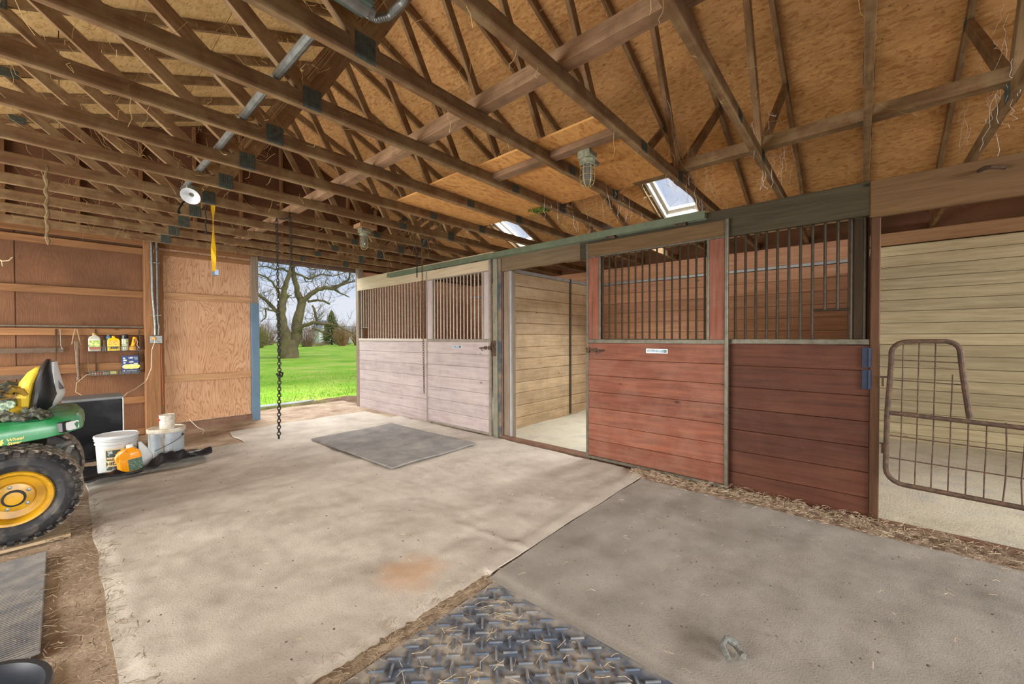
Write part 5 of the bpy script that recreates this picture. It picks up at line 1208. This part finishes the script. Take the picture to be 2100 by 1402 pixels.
# distant brush, evergreen and house
def bush(nm, label, x, y, w, h, mat, n_, seed, cat='tree', group='bare brush beyond the lawn', up_=1.0, stem=None):
    R4 = random.Random(seed); mb = MB(); z0 = gz(x, y)-.05
    for i in range(n_):
        a = R4.uniform(0, 2*PI); rr4 = w/2*math.sqrt(R4.random()); bx_ = x+rr4*.35*math.cos(a); by_ = y+rr4*.35*math.sin(a)
        tx = x+rr4*math.cos(a); ty = y+rr4*math.sin(a); hh = h*(1-.55*(rr4/(w/2))**2)*R4.uniform(.55, 1.0)*up_
        p0 = Vector((bx_, by_, z0)); p2 = Vector((tx, ty, z0+hh)); p1 = p0.lerp(p2, .5)+Vector((R4.uniform(-.1, .1)*w, R4.uniform(-.1, .1)*w, .1*h))
        r = R4.uniform(.010, .022)*h*.35
        mb.tube([p0, p1, p2], [r, r*.7, r*.25], 3, cap=False)
        for q in range(3):
            b = p1.lerp(p2, R4.random()); e = b+Vector((R4.uniform(-.5, .5), R4.uniform(-.5, .5), R4.uniform(.1, .6)))*h*.25; mb.tube([b, e], [r*.5, r*.15], 3, cap=False)
    o = mb.build(nm, mat); return tag(o, label, cat, group)
brush1 = plain('brown_brush', S(150, 118, 104), .95, 0, 0, 1.2, 0, S(172, 140, 120)); brush2 = plain('tan_brush', S(176, 134, 92), .95, 0, .25, 1.5); brush3 = plain('olive_brush', S(142, 130, 76), .95, 0, .3, 1.2)
spec = [(17.0, 62, 4.2, 4.6, 2, 'olive bare shrub at the left edge of the doorway view'), (19.0, 66, 3.6, 4.0, 2, 'olive bare shrub just left of the tree trunk'),
        (23.5, 66, 4.4, 4.6, 0, 'reddish bare thicket just right of the tree trunk'), (26.6, 68, 4.2, 4.9, 0, 'reddish bare thicket second to the right of the tree trunk'), (29.2, 70, 3.6, 1.3, 0, 'low reddish thicket in front of the white house gable'),
        (32.4, 68, 3.0, 5.0, 1, 'tan bare tree in front of the white house'), (36.6, 70, 4.6, 6.0, 1, 'tan bare tree at the right edge of the doorway view'), (21.2, 78, 6, 5.6, 0, 'reddish thicket behind the tree trunk'), (33.0, 80, 7, 1.1, 0, 'low reddish hedge along the house front'), (38.5, 80, 7, 4.0, 0, 'reddish thicket hidden partly by the stall corner post'), (27.0, 90, 8, 6.4, 0, 'tall bare trees far behind the thickets')]
for i, (x, y, w_, h_, c_, lb) in enumerate(spec): bush('bare_shrub', lb, x, y, w_, h_, (brush1, brush2, brush3)[c_], 150, 20+i)
ev = thing('evergreen_tree', 'dark green conical evergreen beside the white house', 'tree', (36.0, 80, -.1)); R5 = random.Random(8); mb = MB()
for i in range(900):
    z = R5.random()**.9*6.6; rad = 2.9*(1-z/6.9)**.7*R5.uniform(.5, 1); a = R5.uniform(0, 2*PI); p = Vector((36.0+rad*.3*math.cos(a), 80+rad*.3*math.sin(a), z+.2)); q = Vector((36.0+rad*math.cos(a), 80+rad*math.sin(a), z-.15))
    mb.tube([p, q], [.10, .02], 3, cap=False)
mb.build('needles', plain('needle_green', S(132, 134, 84), .95, 0, .3, 2), ev); mb = MB(); mb.tube([(36, 80, -.2), (36, 80, 7.3)], [.2, .02], 8); mb.build('trunk', barkm, ev)
HB = thing('house', 'white house with grey gabled roof beyond the lawn', 'house', (47, 104, -.1)); whm = plain('white_siding', S(232, 232, 228), .7, 0, .06, 2); rfm = plain('grey_shingles', S(150, 150, 156), .8, 0, .15, 3); wnm = plain('dark_window', S(86, 92, 104), .2)
mb = MB(); mb.box(43.2, 46.2, 103, 108, -.3, 3.0, .0); mb.prism([(43.2, 103, 3.0), (46.2, 103, 3.0), (44.7, 103, 5.4)], (0, 5, 0)); mb.box(46.2, 56, 104, 109, -.3, 2.6, 0); mb.build('walls', whm, HB)
mb = MB(); mb.prism([(42.9, 102.8, 2.9), (44.7, 102.8, 5.75), (44.7, 102.8, 5.5), (43.2, 102.8, 3.0)], (0, 5.4, 0)); mb.prism([(46.5, 102.8, 2.9), (44.7, 102.8, 5.75), (44.7, 102.8, 5.5), (46.2, 102.8, 3.0)], (0, 5.4, 0)); mb.prism([(46, 103.8, 2.6), (46, 106.5, 4.6), (46, 109.2, 2.6)], (10.2, 0, 0)); mb.build('roof', rfm, HB)
for x0, x1, z0, z1, y in ((44.2, 45.2, .9, 2.1, 102.95), (44.4, 45.0, 3.5, 4.4, 102.95), (47.6, 48.8, .8, 2.0, 103.95), (50.2, 51.4, .8, 2.0, 103.95), (53.0, 54.2, .8, 2.0, 103.95)):
    mb = MB(); mb.box(x0, x1, y-.03, y+.1, z0, z1, 0, axis=0); mb.build('window', wnm, HB)

# ================================================================ HAY, LITTER, COBWEBS
def strands(name, mat, n_, fpos, L_, r, seed, label, cat):
    R6 = random.Random(seed); mb = MB()
    for i in range(n_):
        x, y, z = fpos(R6); a = R6.uniform(0, 2*PI); l_ = L_*R6.uniform(.35, 1.0); k_ = R6.uniform(-.5, .5)
        p = [Vector((x, y, z)), Vector((x+l_*.5*math.cos(a), y+l_*.5*math.sin(a), z+R6.uniform(0, .012))), Vector((x+l_*math.cos(a+k_), y+l_*math.sin(a+k_), z+R6.uniform(-.002, .008)))]
        mb.tube(p, r*R6.uniform(.6, 1.2), 3, cap=False, rnd=R6.random())
    o = mb.build(name, mat); return tag(o, label, cat, kind='stuff')
def haymound(x, y): return .012+.05*max(0, 1-abs(x-3.80)/.2)*(.5+.8*abs(nz(x*6, y*3)))
mb = MB(); mb.sheet(3.56, 3.955, -1.8, 1.75, 40, 240, lambda x, y: .004+(.055 if y > -.05 else .034)*max(0, 1-abs(x-3.82)/.22)*(.45+.9*abs(nz(x*8, y*5)))+.012*nz(x*25, y*25))
o = mb.build('chaff', ground('chaff_bed', S(112, 90, 74), S(152, 130, 110), S(184, 162, 138), 26, 130, 1.4)); tag(o, 'ridge of brown chaff along the foot of the red stall panels', 'chaff', kind='stuff')
strands('hay', M['hay'], 1500, lambda R: (lambda y: (3.80+R.gauss(0, .10), y, .03+.03*R.random()))(R.uniform(-1.6, 1.7)), .07, .0016, 31, 'loose hay strands along the foot of the red stall panels', 'hay')
strands('hay', plain('dull_hay', S(140, 120, 98), .9, 0, .45, 40), 800, lambda R: (lambda y: (.06+R.gauss(0, .08), y, .010+.012*R.random()))(R.uniform(1.6, 4.9)), .085, .0017, 32, 'trampled hay strands in the dirt gap left of the tan carpet', 'hay')
strands('hay', M['hay'], 420, lambda R: (R.uniform(.3, 3.5), R.uniform(-.6, 5.5), .046+.01*R.random()), .05, .0012, 33, 'stray hay bits scattered over the carpets', 'hay')
mb = MB(); mb.sheet(.25, 1.62, 1.50, 1.66, 110, 18, lambda x, y: .004+.015*max(0, 1-abs(y-1.575)/.08)*(.3+1.3*abs(nz(x*9, y*14)))+.006*nz(x*30, y*30))
o = mb.build('chaff', ground('crumbled_dirt', S(118, 98, 80), S(150, 130, 108), S(178, 158, 132), 18, 130, 1.2)); tag(o, 'crumbled dirt ridge between the tan carpet and the raised tread mat', 'dirt', kind='stuff')
strands('hay', plain('dirty_hay', S(160, 140, 112), .9, 0, .4, 40), 240, lambda R: (R.uniform(.3, 1.65), 1.57+R.gauss(0, .05), .02+.012*R.random()), .06, .0012, 36, 'hay strands along the edge between the tan carpet and the raised tread mat', 'hay')
strands('hay', M['hay'], 260, lambda R: (R.uniform(.35, 1.5), R.uniform(.4, 1.5), .022+.008*R.random()), .09, .0013, 34, 'stray hay strands on the raised tread mat', 'hay')
mb = MB(); R7 = random.Random(40)
for i in range(420):
    x, y = R7.choice(((R7.uniform(.3, 3.7), R7.uniform(1.7, 5.8)), (R7.uniform(1.7, 3.6), R7.uniform(-.9, 1.5)), (R7.gauss(.06, .12), R7.uniform(1.6, 5)))); s_ = R7.uniform(.003, .008); z = .035 if x > .2 else .012
    mb.lathe([(0, 0), (s_, s_*.3), (0, s_*.8)], (x, y, z), (R7.uniform(-.3, .3), R7.uniform(-.3, .3), 1), 5, False)
o = mb.build('litter', plain('dark_crumbs', S(96, 82, 68), .95, 0, .4, 60)); tag(o, 'dark crumbs of dirt scattered over the carpets', 'dirt', kind='stuff')

R8 = random.Random(77)
def web_strand(mb, a, b, sag, r, n_=6):
    a, b = Vector(a), Vector(b); pts = []
    for i in range(n_+1):
        u = i/n_; p = a.lerp(b, u); p.z -= sag*4*u*(1-u); p += Vector((R8.uniform(-1, 1), R8.uniform(-1, 1), R8.uniform(-1, 1)))*.012; pts.append(p)
    mb.tube(pts, r, 3, cap=False)
mb = MB()
for i in range(1500):                             # tangles along the rafters
    k_ = R8.randint(-2, 12); x = R8.uniform(-1.8, 6.9); 
    if R8.random() < .35: x = R8.gauss(1.6, 1.2)
    y = .61*k_-.02+R8.choice((-1, 1))*R8.uniform(.02, .14); z = zr(x)+R8.uniform(-.02, .10)
    l_ = R8.uniform(.08, .34); a = R8.uniform(0, 2*PI); b = (x+l_*math.cos(a), y+l_*.8*math.sin(a), min(zr(x+l_*math.cos(a))+.09, z+R8.uniform(-.22, .08)))
    web_strand(mb, (x, y, z), b, R8.uniform(0, .09), R8.uniform(.0006, .0016))
for i in range(420):                             # around web members and chord tops
    k_ = R8.randint(0, 12); x = R8.choice((R8.gauss(.98, .3), R8.gauss(.3, .5), R8.gauss(3.6, .35), R8.uniform(-1, 6))); y = .61*k_-.02+R8.uniform(-.1, .1); z = R8.uniform(2.78, 3.3)
    web_strand(mb, (x, y, z), (x+R8.uniform(-.2, .2), y+R8.uniform(-.2, .2), max(2.72, z-R8.uniform(0, .3))), R8.uniform(0, .05), R8.uniform(.0006, .0014))
for i in range(130):                             # wisps hanging off the chords
    k_ = R8.randint(1, 12); x = R8.uniform(-1.5, 3.8); y = .61*k_-.02
    web_strand(mb, (x, y, 2.70), (x+R8.uniform(-.06, .06), y, 2.70-R8.uniform(.03, .16)), .0, R8.uniform(.0006, .0016), 4)
o = mb.build('cobweb', M['web']); tag(o, 'dusty tan cobwebs tangled among the rafters', 'cobweb', kind='stuff')
mb = MB()
for i in range(210):
    k_ = R8.choice((-1, 1, 2, 3, 4, 8)); x = R8.choice((R8.gauss(3.6, .12), R8.gauss(4.3, .5))); y = .61*k_-.02+R8.uniform(-.06, .06); z = R8.uniform(2.72, 3.35)
    web_strand(mb, (x, y, z), (x+R8.uniform(-.14, .14), y+R8.uniform(-.06, .06), max(2.55, z-R8.uniform(.05, .4))), R8.uniform(0, .04), R8.uniform(.0004, .0012))
o = mb.build('cobweb', M['whiteweb']); tag(o, 'pale cobwebs hanging around the skylight end of the trusses', 'cobweb', kind='stuff')
# clump of moss on the pressed board
mb = MB(); R9 = random.Random(9)
for i in range(160):
    x = R9.uniform(3.44, 3.58); y = R9.uniform(2.52, 2.78); web_strand(mb, (x, y, 2.785), (x+R9.uniform(-.03, .03), y+R9.uniform(-.03, .03), 2.785-R9.uniform(.0, .035)), 0, .004, 2)
o = mb.build('moss', plain('moss_green', S(112, 132, 54), .9, 0, .3, 60)); tag(o, 'green moss clump at the corner of a pressed board ceiling sheet', 'moss', kind='stuff')
